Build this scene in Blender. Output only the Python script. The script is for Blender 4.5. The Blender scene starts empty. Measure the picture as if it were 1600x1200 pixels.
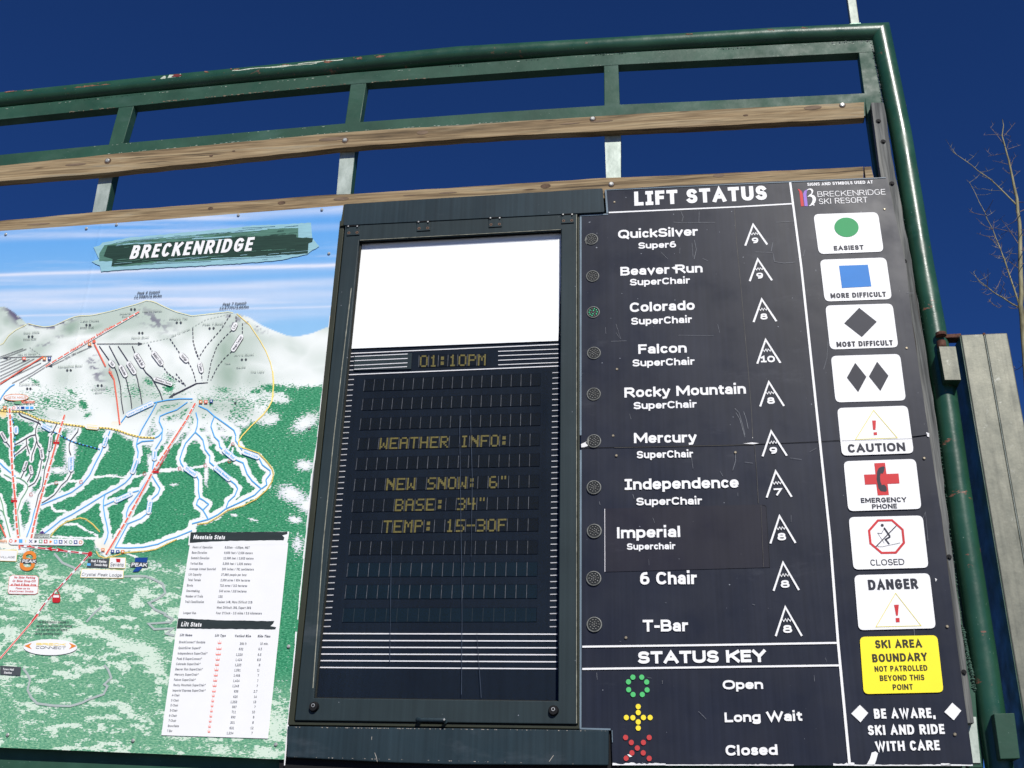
import bpy, bmesh, math, random
import numpy as np
from mathutils import Vector, Matrix, noise as mnoise
from mathutils.geometry import tessellate_polygon
random.seed(7); rng = np.random.default_rng(7)
C = bpy.context.scene.collection
sc = bpy.context.scene

# ---------------------------------------------------------------- camera, sky, sun
CAM = Vector((0.0, 0.0, 1.6)); F = 2.17484
pitch, yaw, roll = 0.4420182, -0.15388081, 0.02754512
fwd = Vector((math.sin(yaw)*math.cos(pitch), math.cos(yaw)*math.cos(pitch), math.sin(pitch)))
rgt = fwd.cross(Vector((0, 0, 1))).normalized(); upv = rgt.cross(fwd)
R2 = rgt*math.cos(roll)+upv*math.sin(roll); U2 = -rgt*math.sin(roll)+upv*math.cos(roll)
cam = bpy.data.cameras.new('camera'); cam.sensor_width = 36; cam.lens = 18*F; cam.clip_end = 20000; cam.clip_start = 0.05
co = bpy.data.objects.new('camera', cam); C.objects.link(co)
m = Matrix((R2, U2, -fwd)).transposed().to_4x4(); m.translation = CAM
co.matrix_world = m; sc.camera = co

SUN_EL, SUN_AZ = math.radians(38), math.radians(21)      # azimuth to the right of the board's normal
tosun = Vector((math.sin(SUN_AZ)*math.cos(SUN_EL), -math.cos(SUN_AZ)*math.cos(SUN_EL), math.sin(SUN_EL)))
w = bpy.data.worlds.new('World'); sc.world = w; w.use_nodes = True
nt = w.node_tree; bg = nt.nodes['Background']
sky = nt.nodes.new('ShaderNodeTexSky'); sky.sky_type = 'NISHITA'; sky.sun_disc = False
sky.sun_elevation = SUN_EL; sky.sun_rotation = math.pi-SUN_AZ
sky.altitude = 5000; sky.air_density = 1.35; sky.dust_density = 0.0; sky.ozone_density = 10.0
tint = nt.nodes.new('ShaderNodeMix'); tint.data_type = 'RGBA'; tint.blend_type = 'MULTIPLY'; tint.inputs[0].default_value = 1     # thin, very dry mountain air: deeper blue
tint.inputs[7].default_value = (.50, .80, 1.25, 1); nt.links.new(sky.outputs[0], tint.inputs[6]); nt.links.new(tint.outputs[2], bg.inputs[0]); bg.inputs[1].default_value = 0.057
sl = bpy.data.lights.new('sun', 'SUN'); sl.energy = 4.9; sl.angle = math.radians(0.53); sl.color = (1, .965, .91)
so = bpy.data.objects.new('sun', sl); C.objects.link(so)
so.rotation_euler = tosun.to_track_quat('Z', 'Y').to_euler(); so.location = tosun*20
sc.view_settings.view_transform = 'Standard'; sc.view_settings.look = 'None'
sc.view_settings.exposure = 0; sc.view_settings.gamma = 1; sc.view_settings.use_curve_mapping = False

# ---------------------------------------------------------------- measuring: a point of the photo at a known distance
BY = 4.0                                                  # the board stands 4 m in front of the camera
def P(px, py, d=0.0):
    """point on the plane d metres in front of the board's face, seen at photo pixel (px, py)"""
    v = R2*((px-800)/800)-U2*((py-600)/800)+fwd*F
    return CAM+v*((BY-d)/v.y)
def zone(ox, oy, s):
    return lambda x, y: (ox+x/s, oy+y/s)
MPP = (P(801, 600)-P(800, 600)).length

# ---------------------------------------------------------------- objects
def srgb(r, g, b, k=1.0):
    f = lambda c: (c/255/12.92 if c/255 <= .04045 else ((c/255+.055)/1.055)**2.4)*k
    return (f(r), f(g), f(b), 1)
def thing(name, label, cat, loc=(0, 0, 0), group=None):
    o = bpy.data.objects.new(name, None); C.objects.link(o); o.location = loc; o.empty_display_size = .1
    o['label'] = label; o['category'] = cat
    if group: o['group'] = group
    return o
def link(name, me, parent=None, mats=(), label=None, loc=None):
    for mm in mats: me.materials.append(mm)
    o = bpy.data.objects.new(name, me); C.objects.link(o)
    if loc is not None: o.location = loc
    if parent is not None:
        o.parent = parent
        if parent.type == 'EMPTY': o.matrix_parent_inverse = Matrix.Translation(-parent.location)
    if label: o['label'] = label
    return o
class MB:
    """collects faces; build() links them as one mesh object"""
    def __init__(s): s.v = []; s.f = []; s.mi = []; s.k = 0; s.cur = 0
    def add(s, vs, fs):
        n = len(s.v); s.v += [tuple(a) for a in vs]; s.f += [tuple(n+i for i in f) for f in fs]; s.mi += [s.cur]*len(fs); return s
    def poly(s, pts, d):                                  # flat filled outline at depth d
        w = [P(x, y, d) for x, y in pts]
        s.add(w, tessellate_polygon([[Vector((a.x, a.z, 0)) for a in w]])); return s
    def prism(s, pts, d, t):                              # outline with its front at d, t metres thick (away from the camera)
        w = [P(x, y, d) for x, y in pts]; n = len(w)
        tr = tessellate_polygon([[Vector((a.x, a.z, 0)) for a in w]])
        b = [a+Vector((0, t, 0)) for a in w]
        s.add(w+b, list(tr)+[tuple(n+i for i in reversed(f)) for f in tr]+[(i, (i+1) % n, n+(i+1) % n, n+i) for i in range(n)]); return s
    def box(s, x0, y0, z0, x1, y1, z1):
        s.add([(x, y, z) for z in (z0, z1) for x, y in ((x0, y0), (x1, y0), (x1, y1), (x0, y1))],
              [(0, 3, 2, 1), (4, 5, 6, 7), (0, 1, 5, 4), (1, 2, 6, 5), (2, 3, 7, 6), (3, 0, 4, 7)]); return s
    def strip2(s, L, width, org, ax, az, closed=False, cap=True, y=0.0, ends=None):
        """mitred ribbon through 2-D points L, placed on the board plane"""
        L = [np.array(p, float) for p in L]; h = width/2
        Q = [L[0]]
        for p in L[1:]:
            if np.linalg.norm(p-Q[-1]) > 1e-6: Q.append(p)
        L = Q
        if closed and np.linalg.norm(L[0]-L[-1]) < 1e-6: L = L[:-1]
        n = len(L)
        if n < 2: return s
        if cap and not closed:
            a = L[0]-L[1]; L[0] = L[0]+a/np.linalg.norm(a)*h
            a = L[-1]-L[-2]; L[-1] = L[-1]+a/np.linalg.norm(a)*h
        A = []; B = []
        for i in range(n):
            dp = L[i]-L[i-1] if (i > 0 or closed) else None
            dn = L[(i+1) % n]-L[i] if (i < n-1 or closed) else None
            if dp is None: dp = dn
            if dn is None: dn = dp
            dp = dp/np.linalg.norm(dp); dn = dn/np.linalg.norm(dn)
            n1 = np.array([-dp[1], dp[0]]); n2 = np.array([-dn[1], dn[0]]); mm = n1+n2; l = np.linalg.norm(mm)
            mm = n1 if l < 1e-3 else mm/l
            k = min(1/max(.35, float(mm@n1)), 2.2)
            A.append(L[i]+mm*h*k); B.append(L[i]-mm*h*k)
        k0 = s.k % 60; s.k += n
        W = [org+ax*float(p[0])+az*float(p[1])+Vector((0, -y-0.000008*(k0+i % n), 0)) for i, p in enumerate(A+B)]
        s.add(W, [(i, (i+1) % n, n+(i+1) % n, n+i) for i in range(n if closed else n-1)]); return s
    def line(s, pts, wpx, d, closed=False, cap=False):    # a printed line through photo points, wpx pixels wide
        w = [P(x, y, d) for x, y in pts]
        m = (P(pts[0][0]+1, pts[0][1], d)-w[0]).length
        return s.strip2([(a.x, a.z) for a in w], wpx*m, Vector((0, BY-d, 0)), Vector((1, 0, 0)), Vector((0, 0, 1)), closed, cap)
    def dashes(s, pts, wpx, d, on, off):
        w = [P(x, y, d) for x, y in pts]; m = (P(pts[0][0]+1, pts[0][1], d)-w[0]).length
        L = [np.array((a.x, a.z)) for a in w]; seg = [np.linalg.norm(L[i+1]-L[i]) for i in range(len(L)-1)]
        tot = sum(seg)
        def at(t):
            i = 0
            while i < len(seg)-1 and t > seg[i]: t -= seg[i]; i += 1
            return L[i]+(L[i+1]-L[i])*min(1, t/seg[i])
        t = 0
        while t < tot:
            s.strip2([at(t), at(min(tot, t+on*m))], wpx*m, Vector((0, BY-d, 0)), Vector((1, 0, 0)), Vector((0, 0, 1)), cap=False); t += (on+off)*m
        return s
    def disc(s, c, rpx, d, n=14, ry=None):
        o = P(c[0], c[1], d); m = (P(c[0]+1, c[1], d)-o).length; r = rpx*m; ry = r if ry is None else ry*m
        s.k += 1
        vs = [o+Vector((math.cos(2*math.pi*i/n)*r, -0.00003*(s.k % 40), math.sin(2*math.pi*i/n)*ry)) for i in range(n)]
        s.add(vs, [tuple(range(n))]); return s
    def tube(s, pts, rad, n=12, caps=True):
        pts = [Vector(p) for p in pts]; rad = rad if isinstance(rad, (list, tuple)) else [rad]*len(pts)
        rings = []; ref = Vector((0.13, 1, .21)).normalized()
        for i, p in enumerate(pts):
            t = (pts[min(i+1, len(pts)-1)]-pts[max(i-1, 0)]).normalized()
            a = t.cross(ref).normalized(); b = t.cross(a)
            rings.append([p+a*math.cos(2*math.pi*j/n)*rad[i]+b*math.sin(2*math.pi*j/n)*rad[i] for j in range(n)])
        vs = [v for r in rings for v in r]; fs = []
        for i in range(len(pts)-1):
            fs += [(i*n+j, i*n+(j+1) % n, (i+1)*n+(j+1) % n, (i+1)*n+j) for j in range(n)]
        if caps: fs += [tuple(range(n)), tuple((len(pts)-1)*n+j for j in reversed(range(n)))]
        s.add(vs, fs); return s
    def build(s, name, mat, parent=None, label=None, bevel=0, smooth=False, segs=2):
        me = bpy.data.meshes.new(name); me.from_pydata(s.v, [], s.f)
        mats = mat if isinstance(mat, (list, tuple)) else [mat]
        if len(mats) > 1: me.polygons.foreach_set('material_index', s.mi)
        if bevel:
            bm = bmesh.new(); bm.from_mesh(me)
            bmesh.ops.remove_doubles(bm, verts=bm.verts, dist=1e-6)
            bmesh.ops.recalc_face_normals(bm, faces=bm.faces)
            es = [e for e in bm.edges if len(e.link_faces) == 2 and e.calc_face_angle(0) > .5]
            bmesh.ops.bevel(bm, geom=es, offset=bevel, segments=segs, profile=.5, affect='EDGES', clamp_overlap=True)
            bm.to_mesh(me); bm.free()
        if smooth: me.polygons.foreach_set('use_smooth', [True]*len(me.polygons))
        me.update()
        return link(name, me, parent, mats, label)

# ---------------------------------------------------------------- materials
MATS = {}
def nodes(name):
    m = bpy.data.materials.new(name); m.use_nodes = True
    return m, m.node_tree, m.node_tree.nodes['Principled BSDF']
def N(nt, t, **kw):
    n = nt.nodes.new(t)
    for k, v in kw.items(): setattr(n, k, v)
    return n
def pos(nt, scale):
    g = N(nt, 'ShaderNodeNewGeometry'); mp = N(nt, 'ShaderNodeMapping'); mp.inputs['Scale'].default_value = scale
    nt.links.new(g.outputs['Position'], mp.inputs['Vector']); return mp.outputs[0]
def tex(nt, scale, s=1.0, detail=4, rough=.55, dist=0):
    n = N(nt, 'ShaderNodeTexNoise'); n.inputs['Scale'].default_value = s; n.inputs['Detail'].default_value = detail
    n.inputs['Roughness'].default_value = rough; n.inputs['Distortion'].default_value = dist
    nt.links.new(pos(nt, scale), n.inputs['Vector']); return n.outputs[0]
def ramp(nt, fac, stops):
    r = N(nt, 'ShaderNodeValToRGB'); e = r.color_ramp.elements
    e[0].position, e[0].color = stops[0]; e[1].position, e[1].color = stops[-1]
    for p, c in stops[1:-1]: q = e.new(p); q.color = c
    nt.links.new(fac, r.inputs[0]); return r.outputs[0]
def mix(nt, fac, a, b, mode='MIX'):
    n = N(nt, 'ShaderNodeMix', data_type='RGBA', blend_type=mode)
    for i, v in ((0, fac), (6, a), (7, b)):
        if hasattr(v, 'links'): nt.links.new(v, n.inputs[i])
        else: n.inputs[i].default_value = v
    return n.outputs[2]
def bump(nt, b, h, dist, st=1.0):
    n = N(nt, 'ShaderNodeBump'); n.inputs['Distance'].default_value = dist; n.inputs['Strength'].default_value = st
    nt.links.new(h, n.inputs['Height']); nt.links.new(n.outputs[0], b.inputs['Normal'])
W1 = (1, 1, 1, 1); K1 = (0, 0, 0, 1)
def g(v): return (v, v, v, 1)
def plain(name, col, rough=.6, var=.12, spec=.22, metal=0, nscale=(9, 9, 9), bmp=0):
    if name in MATS: return MATS[name]
    m, nt, b = nodes(name)
    n = tex(nt, nscale, 1, 5)
    lo = tuple(c*(1-var) for c in col[:3])+(1,); hi = tuple(min(1, c*(1+var)) for c in col[:3])+(1,)
    nt.links.new(ramp(nt, n, [(.3, lo), (.7, hi)]), b.inputs['Base Color'])
    b.inputs['Roughness'].default_value = rough; b.inputs['Specular IOR Level'].default_value = spec; b.inputs['Metallic'].default_value = metal
    if bmp: bump(nt, b, tex(nt, (300, 300, 300), 1, 3), bmp)
    MATS[name] = m; return m
def green_paint(name, col, rust=.0, rough=.34, spec=.5):
    m, nt, b = nodes(name)
    n = tex(nt, (5, 5, 5), 1, 6)
    base = ramp(nt, n, [(.3, tuple(c*.8 for c in col[:3])+(1,)), (.5, col), (.75, tuple(c*1.3+.004 for c in col[:3])+(1,))])
    chalk = ramp(nt, tex(nt, (3, 3, 9), 1, 5, .6), [(.56, K1), (.72, g(.38))])
    base = mix(nt, chalk, base, (col[0]*2.6+.02, col[1]*1.7+.02, col[2]*2+.03, 1))
    fl = ramp(nt, tex(nt, (160, 160, 160), 1, 2), [(.73, K1), (.76, W1)])
    base = mix(nt, fl, base, (.2, .27, .22, 1))
    if rust:
        r1 = ramp(nt, tex(nt, (7, 7, 16), 1, 8, .72), [(.66-rust, K1), (.672-rust, W1)])
        rc = ramp(nt, tex(nt, (90, 90, 90), 1, 3), [(.3, (.12, .05, .03, 1)), (.6, (.24, .11, .07, 1)), (.8, (.45, .40, .34, 1))])
        base = mix(nt, r1, base, rc)
    nt.links.new(base, b.inputs['Base Color'])
    nt.links.new(ramp(nt, tex(nt, (12, 12, 12), 1, 4), [(.3, g(rough*.8)), (.7, g(rough*1.35))]), b.inputs['Roughness'])
    bump(nt, b, tex(nt, (45, 45, 45), 1, 5), .0012, .5); b.inputs['Specular IOR Level'].default_value = spec; return m
M_pipe = green_paint('pipe paint', (.016, .066, .037, 1), .03, .3)
M_green = green_paint('frame paint', (.021, .068, .043, 1), .0, .5, .25)
M_greend = green_paint('shaded dark green paint', (.012, .05, .026, 1), 0, .5)  # darker copy of the frame green, shade of dim sides put into it
def wood(name, axis, cols, scale=1.0):
    m, nt, b = nodes(name)
    s = {'x': (1.3, 30, 30), 'z': (30, 30, 1.3)}[axis]; s2 = {'x': (5, 150, 150), 'z': (150, 150, 5)}[axis]; s3 = {'x': (1.1, 9, 9), 'z': (9, 9, 1.1)}[axis]
    n = tex(nt, s, 1, 5, .6, 1.2)
    c = ramp(nt, n, [(.28, cols[0]), (.45, cols[1]), (.6, cols[2]), (.78, cols[3])])
    fine = ramp(nt, tex(nt, s2, 1, 3), [(.35, g(.62)), (.6, g(1.0))])
    c = mix(nt, 1.0, c, fine, 'MULTIPLY')
    dark = ramp(nt, tex(nt, s3, 1, 6, .7), [(.52, K1), (.72, g(.75))])
    crack = ramp(nt, tex(nt, {'x': (2, 110, 110), 'z': (110, 110, 2)}[axis], 1, 2), [(.66, K1), (.70, g(.8))]); c = mix(nt, crack, c, (.03, .022, .015, 1))
    c = mix(nt, dark, c, tuple(v*.35 for v in cols[0][:3])+(1,))
    v = N(nt, 'ShaderNodeTexVoronoi'); v.inputs['Scale'].default_value = 1
    nt.links.new(pos(nt, {'x': (2.6, 0.01, 15), 'z': (15, .01, 2.6)}[axis]), v.inputs['Vector'])
    kn = ramp(nt, v.outputs['Distance'], [(.04, g(.9)), (.1, K1)])
    c = mix(nt, kn, c, (.06, .035, .02, 1))
    nt.links.new(c, b.inputs['Base Color']); b.inputs['Roughness'].default_value = .8; b.inputs['Specular IOR Level'].default_value = .25
    bump(nt, b, tex(nt, s2, 1, 4), .0015, .7); return m
M_wood = wood('weathered pine', 'x', [srgb(92, 78, 60, .9), srgb(148, 126, 94, .9), srgb(172, 152, 118, .9), srgb(150, 146, 132, .9)])
M_wgrey = wood('grey timber', 'z', [srgb(56, 57, 56), srgb(92, 94, 92), srgb(120, 121, 117), srgb(140, 138, 128)])
def galv(name, c0, c1, stripes=False):
    m, nt, b = nodes(name)
    base = ramp(nt, tex(nt, (22, 22, 10), 1, 6, .65), [(.3, c0), (.7, c1)])
    if stripes:
        st = ramp(nt, tex(nt, (60, 2, .8), 1, 3), [(.3, g(.78)), (.5, W1)]); base = mix(nt, 1, base, st, 'MULTIPLY'); base = mix(nt, ramp(nt, tex(nt, (25, 25, 25), 1, 6, .7), [(.62, K1), (.7, g(.5))]), base, (.32, .33, .3, 1))
    nt.links.new(base, b.inputs['Base Color']); b.inputs['Metallic'].default_value = .35; b.inputs['Roughness'].default_value = .5
    bump(nt, b, tex(nt, (60, 60, 60), 1, 4), .0008, .5); return m
M_galv = galv('galvanised steel', srgb(95, 105, 98), srgb(140, 148, 140))
M_bare = galv('bare zinc face', srgb(140, 152, 142), srgb(185, 195, 185))
M_galvs = galv('galvanised post steel', srgb(84, 86, 76), srgb(116, 116, 103), True)
def darkpanel(name, col, streak=.25, rough=.4, wear=(.30, .32, .36), spec=.16):
    m, nt, b = nodes(name)
    s1 = tex(nt, (70, 70, 1.1), 1, 4); s2 = tex(nt, (3, 3, 2), 1, 5)
    base = mix(nt, 1, ramp(nt, s1, [(.3, g(1-streak)), (.7, g(1+streak))]), ramp(nt, s2, [(.3, g(.85)), (.7, g(1.2))]), 'MULTIPLY')
    base = mix(nt, 1, base, col, 'MULTIPLY')
    sm = ramp(nt, tex(nt, (2.2, 2.2, 5), 1, 6, .7), [(.6, K1), (.8, g(.1))])
    base = mix(nt, sm, base, wear+(1,))
    sp = ramp(nt, tex(nt, (70, 70, 70), 1, 1), [(.79, K1), (.81, g(.8))])
    base = mix(nt, sp, base, wear+(1,))
    nt.links.new(base, b.inputs['Base Color'])
    nt.links.new(ramp(nt, tex(nt, (6, 6, 6), 1, 5), [(.3, g(rough*.85)), (.7, g(rough*1.25))]), b.inputs['Roughness'])
    b.inputs['Specular IOR Level'].default_value = spec
    bump(nt, b, tex(nt, (2.5, 2.5, 2.5), 1, 3), .004, .35); return m
M_board = darkpanel('charcoal sign vinyl', (.0165, .0195, .031, 1), .13, .36)
M_patch = darkpanel('patch vinyl', (.0175, .0175, .027, 1), .08, .4)
M_door = darkpanel('slate door paint', (.020, .032, .036, 1), .14, .5)
M_head = darkpanel('slate cover paint', (.018, .032, .040, 1), .18, .45)
M_olive = plain('olive edge paint', (.03, .034, .022, 1), .5)
M_trim = plain('pale aluminium trim', srgb(120, 138, 150, .8), .45, .2)
M_black = plain('black gap', (.006, .006, .007, 1), .7)
M_led = darkpanel('display panel', (.0078, .0122, .0195, 1), .12, .6, (.05, .06, .08), .06)
M_cell = plain('display module face', (.0066, .0096, .0135, 1), .6, spec=.05)
M_cell2 = plain('display module face teal', (.0062, .0145, .0225, 1), .6, spec=.05)
M_dots = plain('amber display dots', (.135, .112, .03, 1), .5, .3, nscale=(120, 120, 120))
M_line = plain('white line', (.72, .70, .72, 1), .6, .04)
M_tick = plain('dull white tick', (.46, .45, .47, 1), .6, .12, nscale=(40, 40, 40))
M_linelo = plain('thin grey line', (.30, .31, .33, 1), .6, .3, nscale=(20, 20, 20))
M_white = plain('white vinyl', (.8, .8, .79, 1), .45, .03)
M_poster = plain('white poster paper', (.9, .9, .9, 1), .8, .01)
M_ink = plain('dark ink', (.02, .022, .034, 1), .5, .15)
M_inkbrown = plain('ink on yellow', (.035, .032, .015, 1), .5, .15)
M_sgreen = plain('symbol green', srgb(25, 160, 90, .8), .5, .05)
M_sblue = plain('symbol blue', srgb(30, 130, 215, .8), .5, .05)
M_red = plain('symbol red', srgb(215, 50, 55, .8), .5, .08)
M_yel = plain('sign yellow', (.93, .78, .03, 1), .5, .03)
M_tri = plain('pale yellow line', srgb(240, 225, 90, .85), .5, .03)
M_kg = plain('key green', srgb(90, 205, 120, .8), .5, .03)
M_ky = plain('key yellow', srgb(250, 225, 60, .9), .5, .03)
M_kr = plain('key red', srgb(205, 70, 70, .8), .5, .03)
M_pur = plain('logo purple', srgb(160, 120, 215, .8), .5, .03)
M_screw = plain('zinc screw', srgb(195, 195, 188, .9), .35, .3, metal=.45, nscale=(200, 200, 200))
M_rust = plain('rust', (.10, .045, .03, 1), .8, .5, nscale=(90, 90, 90), bmp=.001)
M_scr = plain('pale scratch', (.20, .21, .23, 1), .6, .3, nscale=(60, 60, 60))
M_chip = plain('bare white chip', (.75, .75, .74, 1), .6, .1)
# ---------------------------------------------------------------- stroke lettering
def arc(cx, cy, rx, ry, a0, a1, n=None):
    n = n or max(4, int(abs(a1-a0)/18))
    q = lambda v: math.copysign(abs(v)**.84, v)          # a little squarer than an ellipse, as sign lettering is
    return [(cx+rx*q(math.cos(math.radians(a0+(a1-a0)*i/n))), cy+ry*q(math.sin(math.radians(a0+(a1-a0)*i/n)))) for i in range(n+1)]
def ell(cx, cy, rx, ry): return ('c', arc(cx, cy, rx, ry, 0, 360, 16)[:-1])
O_ = ell(.5, .5, .5, .5)
G = {   # glyph: (width in cap heights, strokes)
'A': (.95, [[(0, 0), (.5, 1), (1, 0)], [(.2, .3), (.8, .3)]]),
'B': (.8, [[(0, 0), (0, 1), (.5, 1)]+arc(.5, .76, .42, .24, 90, -90)+[(0, .52)], [(.5, .52)]+arc(.52, .26, .48, .26, 90, -90)+[(0, 0)]]),
'C': (.8, [arc(.52, .5, .52, .5, 48, 312)]),
'D': (.9, [('c', [(0, 0), (0, 1), (.4, 1)]+arc(.4, .5, .6, .5, 90, -90)[1:])]),
'E': (.68, [[(1, 1), (0, 1), (0, 0), (1, 0)], [(0, .52), (.9, .52)]]),
'F': (.66, [[(1, 1), (0, 1), (0, 0)], [(0, .5), (.88, .5)]]),
'G': (.88, [arc(.5, .5, .5, .5, 48, 318)+[(.98, .2), (.98, .48), (.62, .48)]]),
'H': (.88, [[(0, 0), (0, 1)], [(1, 0), (1, 1)], [(0, .52), (1, .52)]]),
'I': (.2, [[(.5, 0), (.5, 1)]]), 'Ī': (.55, [[(.5, 0), (.5, 1)], [(.0, 1), (1, 1)], [(.0, 0), (1, 0)]]),
'J': (.55, [[(1, 1), (1, .3)]+arc(.4, .3, .6, .3, 0, -140)[1:]]),
'K': (.86, [[(0, 0), (0, 1)], [(1, 1), (.06, .42)], [(.35, .6), (1, 0)]]),
'L': (.66, [[(0, 1), (0, 0), (1, 0)]]),
'M': (1.05, [[(0, 0), (0, 1)], [(.05, .97), (.5, .2), (.95, .97)], [(1, 1), (1, 0)]]),
'N': (.9, [[(0, 0), (0, 1)], [(.07, .93), (.93, .07)], [(1, 0), (1, 1)]]),
'O': (.95, [O_]), 'P': (.76, [[(0, 0), (0, 1), (.55, 1)]+arc(.55, .73, .45, .27, 90, -90)+[(0, .46)]]),
'Q': (.95, [O_, [(.55, .22), (.95, -.12)]]),
'R': (.84, [[(0, 0), (0, 1), (.52, 1)]+arc(.52, .74, .42, .26, 90, -90)+[(0, .48)], [(.5, .46), (1, 0)]]),
'S': (.76, [arc(.5, .75, .46, .25, 28, 250)+arc(.5, .25, .5, .25, 68, -152)]),
'T': (.78, [[(0, 1), (1, 1)], [(.5, 1), (.5, 0)]]),
'U': (.85, [[(0, 1), (0, .38)]+arc(.5, .38, .5, .38, 180, 360)[1:]+[(1, 1)]]),
'V': (.88, [[(0, 1), (.5, 0), (1, 1)]]), 'W': (1.3, [[(0, 1), (.25, 0), (.5, 1), (.75, 0), (1, 1)]]),
'X': (.86, [[(0, 0), (1, 1)], [(0, 1), (1, 0)]]), 'Y': (.86, [[(0, 1), (.5, .45), (1, 1)], [(.5, .45), (.5, 0)]]),
'Z': (.76, [[(0, 1), (1, 1), (0, 0), (1, 0)]]),
'0': (.7, [O_]), '1': (.55, [[(.05, .8), (.55, 1), (.55, 0)], [(.05, 0), (1, 0)]]),
'2': (.7, [arc(.48, .7, .46, .3, 155, -35)+[(0, 0), (1, 0)]]),
'3': (.7, [arc(.42, .76, .48, .24, 150, -90), arc(.42, .27, .56, .27, 90, -150)]),
'4': (.75, [[(.75, 0), (.75, 1), (0, .28), (1, .28)]]),
'5': (.7, [[(.92, 1), (.12, 1), (.08, .56)]+arc(.44, .31, .54, .31, 100, -150)]),
'6': (.72, [ell(.52, .3, .48, .3), [(.04, .36)]+arc(.64, .42, .6, .58, 172, 85)]),
'7': (.7, [[(0, 1), (1, 1), (.35, 0)]]), '8': (.74, [ell(.5, .77, .42, .23), ell(.5, .27, .5, .27)]),
'9': (.72, [ell(.48, .7, .48, .3), [(.96, .64)]+arc(.36, .58, .6, .58, -8, -95)]),
'-': (.4, [[(0, .4), (1, .4)]]), '/': (.5, [[(0, 0), (1, 1)]]), '%': (.9, [ell(.2, .78, .2, .22), ell(.8, .22, .2, .22), [(.2, 0), (.8, 1)]]),
'.': (.16, [[(.5, 0), (.5, .02)]]), ',': (.18, [[(.6, .03), (.3, -.16)]]), ':': (.16, [[(.5, .02), (.5, .04)], [(.5, .6), (.5, .62)]]),
"'": (.14, [[(.5, .75), (.5, 1)]]), ' ': (.3, []),
# lower case: 0..1 is the x-height, 2 the ascender, -1 the descender
'a': (.62, [arc(.5, .66, .44, .34, 150, 0)+[(.94, 0)], ell(.46, .27, .46, .27)]),
'b': (.66, [[(0, 0), (0, 2)], O_]), 'c': (.56, [arc(.52, .5, .52, .5, 48, 312)]), 'd': (.66, [[(1, 0), (1, 2)], O_]),
'e': (.64, [[(0, .5), (1, .5)]+arc(.5, .5, .5, .5, 8, 312)]),
'f': (.42, [[(1, 2), (.65, 1.97), (.42, 1.6), (.4, 0)], [(0, 1), (.9, 1)]]),
'g': (.66, [O_, [(1, 1), (1, -.5)]+arc(.5, -.5, .5, .5, 0, -150)[1:]]),
'h': (.64, [[(0, 0), (0, 2)], [(0, .5)]+arc(.5, .58, .5, .42, 175, 0)+[(1, 0)]]),
'i': (.18, [[(.5, 0), (.5, 1)], [(.5, 2.42), (.5, 2.44)]]), 'j': (.25, [[(1, 1), (1, -.6), (.4, -1)], [(1, 1.95), (1, 2)]]),
'k': (.62, [[(0, 0), (0, 2)], [(1, 1), (.08, .45)], [(.35, .62), (1, 0)]]), 'l': (.18, [[(.5, 0), (.5, 2)]]),
'm': (1.02, [[(0, 0), (0, 1)], [(0, .5)]+arc(.25, .62, .25, .38, 175, 0)+[(.5, 0)], [(.5, .5)]+arc(.75, .62, .25, .38, 175, 0)+[(1, 0)]]),
'n': (.64, [[(0, 0), (0, 1)], [(0, .5)]+arc(.5, .58, .5, .42, 175, 0)+[(1, 0)]]),
'o': (.66, [O_]), 'p': (.66, [[(0, 1), (0, -1)], O_]), 'q': (.66, [[(1, 1), (1, -1)], O_]),
'r': (.44, [[(0, 0), (0, 1)], [(0, .5)]+arc(.8, .45, .8, .53, 170, 80)]),
's': (.54, [arc(.5, .75, .45, .25, 28, 250)+arc(.5, .25, .5, .25, 68, -152)]),
't': (.42, [[(.38, 1.6), (.38, .35)]+arc(.85, .35, .47, .35, 180, 270)[1:]+[(1, 0)], [(0, 1), (1, 1)]]),
'u': (.64, [[(0, 1), (0, .4)]+arc(.5, .4, .5, .4, 180, 360)[1:], [(1, 1), (1, 0)]]),
'v': (.64, [[(0, 1), (.5, 0), (1, 1)]]), 'w': (.95, [[(0, 1), (.25, 0), (.5, 1), (.75, 0), (1, 1)]]),
'x': (.62, [[(0, 0), (1, 1)], [(0, 1), (1, 0)]]), 'y': (.64, [[(0, 1), (.52, 0)], [(1, 1), (.4, -.9), (.05, -1)]]),
'z': (.55, [[(0, 1), (1, 1), (0, 0), (1, 0)]]),
}
G['™'] = (.4, [[(0, 1), (.4, 1)], [(.2, 1), (.2, .65)], [(.55, .65), (.55, 1), (.75, .8), (1, 1), (1, .65)]])
SERIF = 'BDEFHIKLMNPRT'
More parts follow.
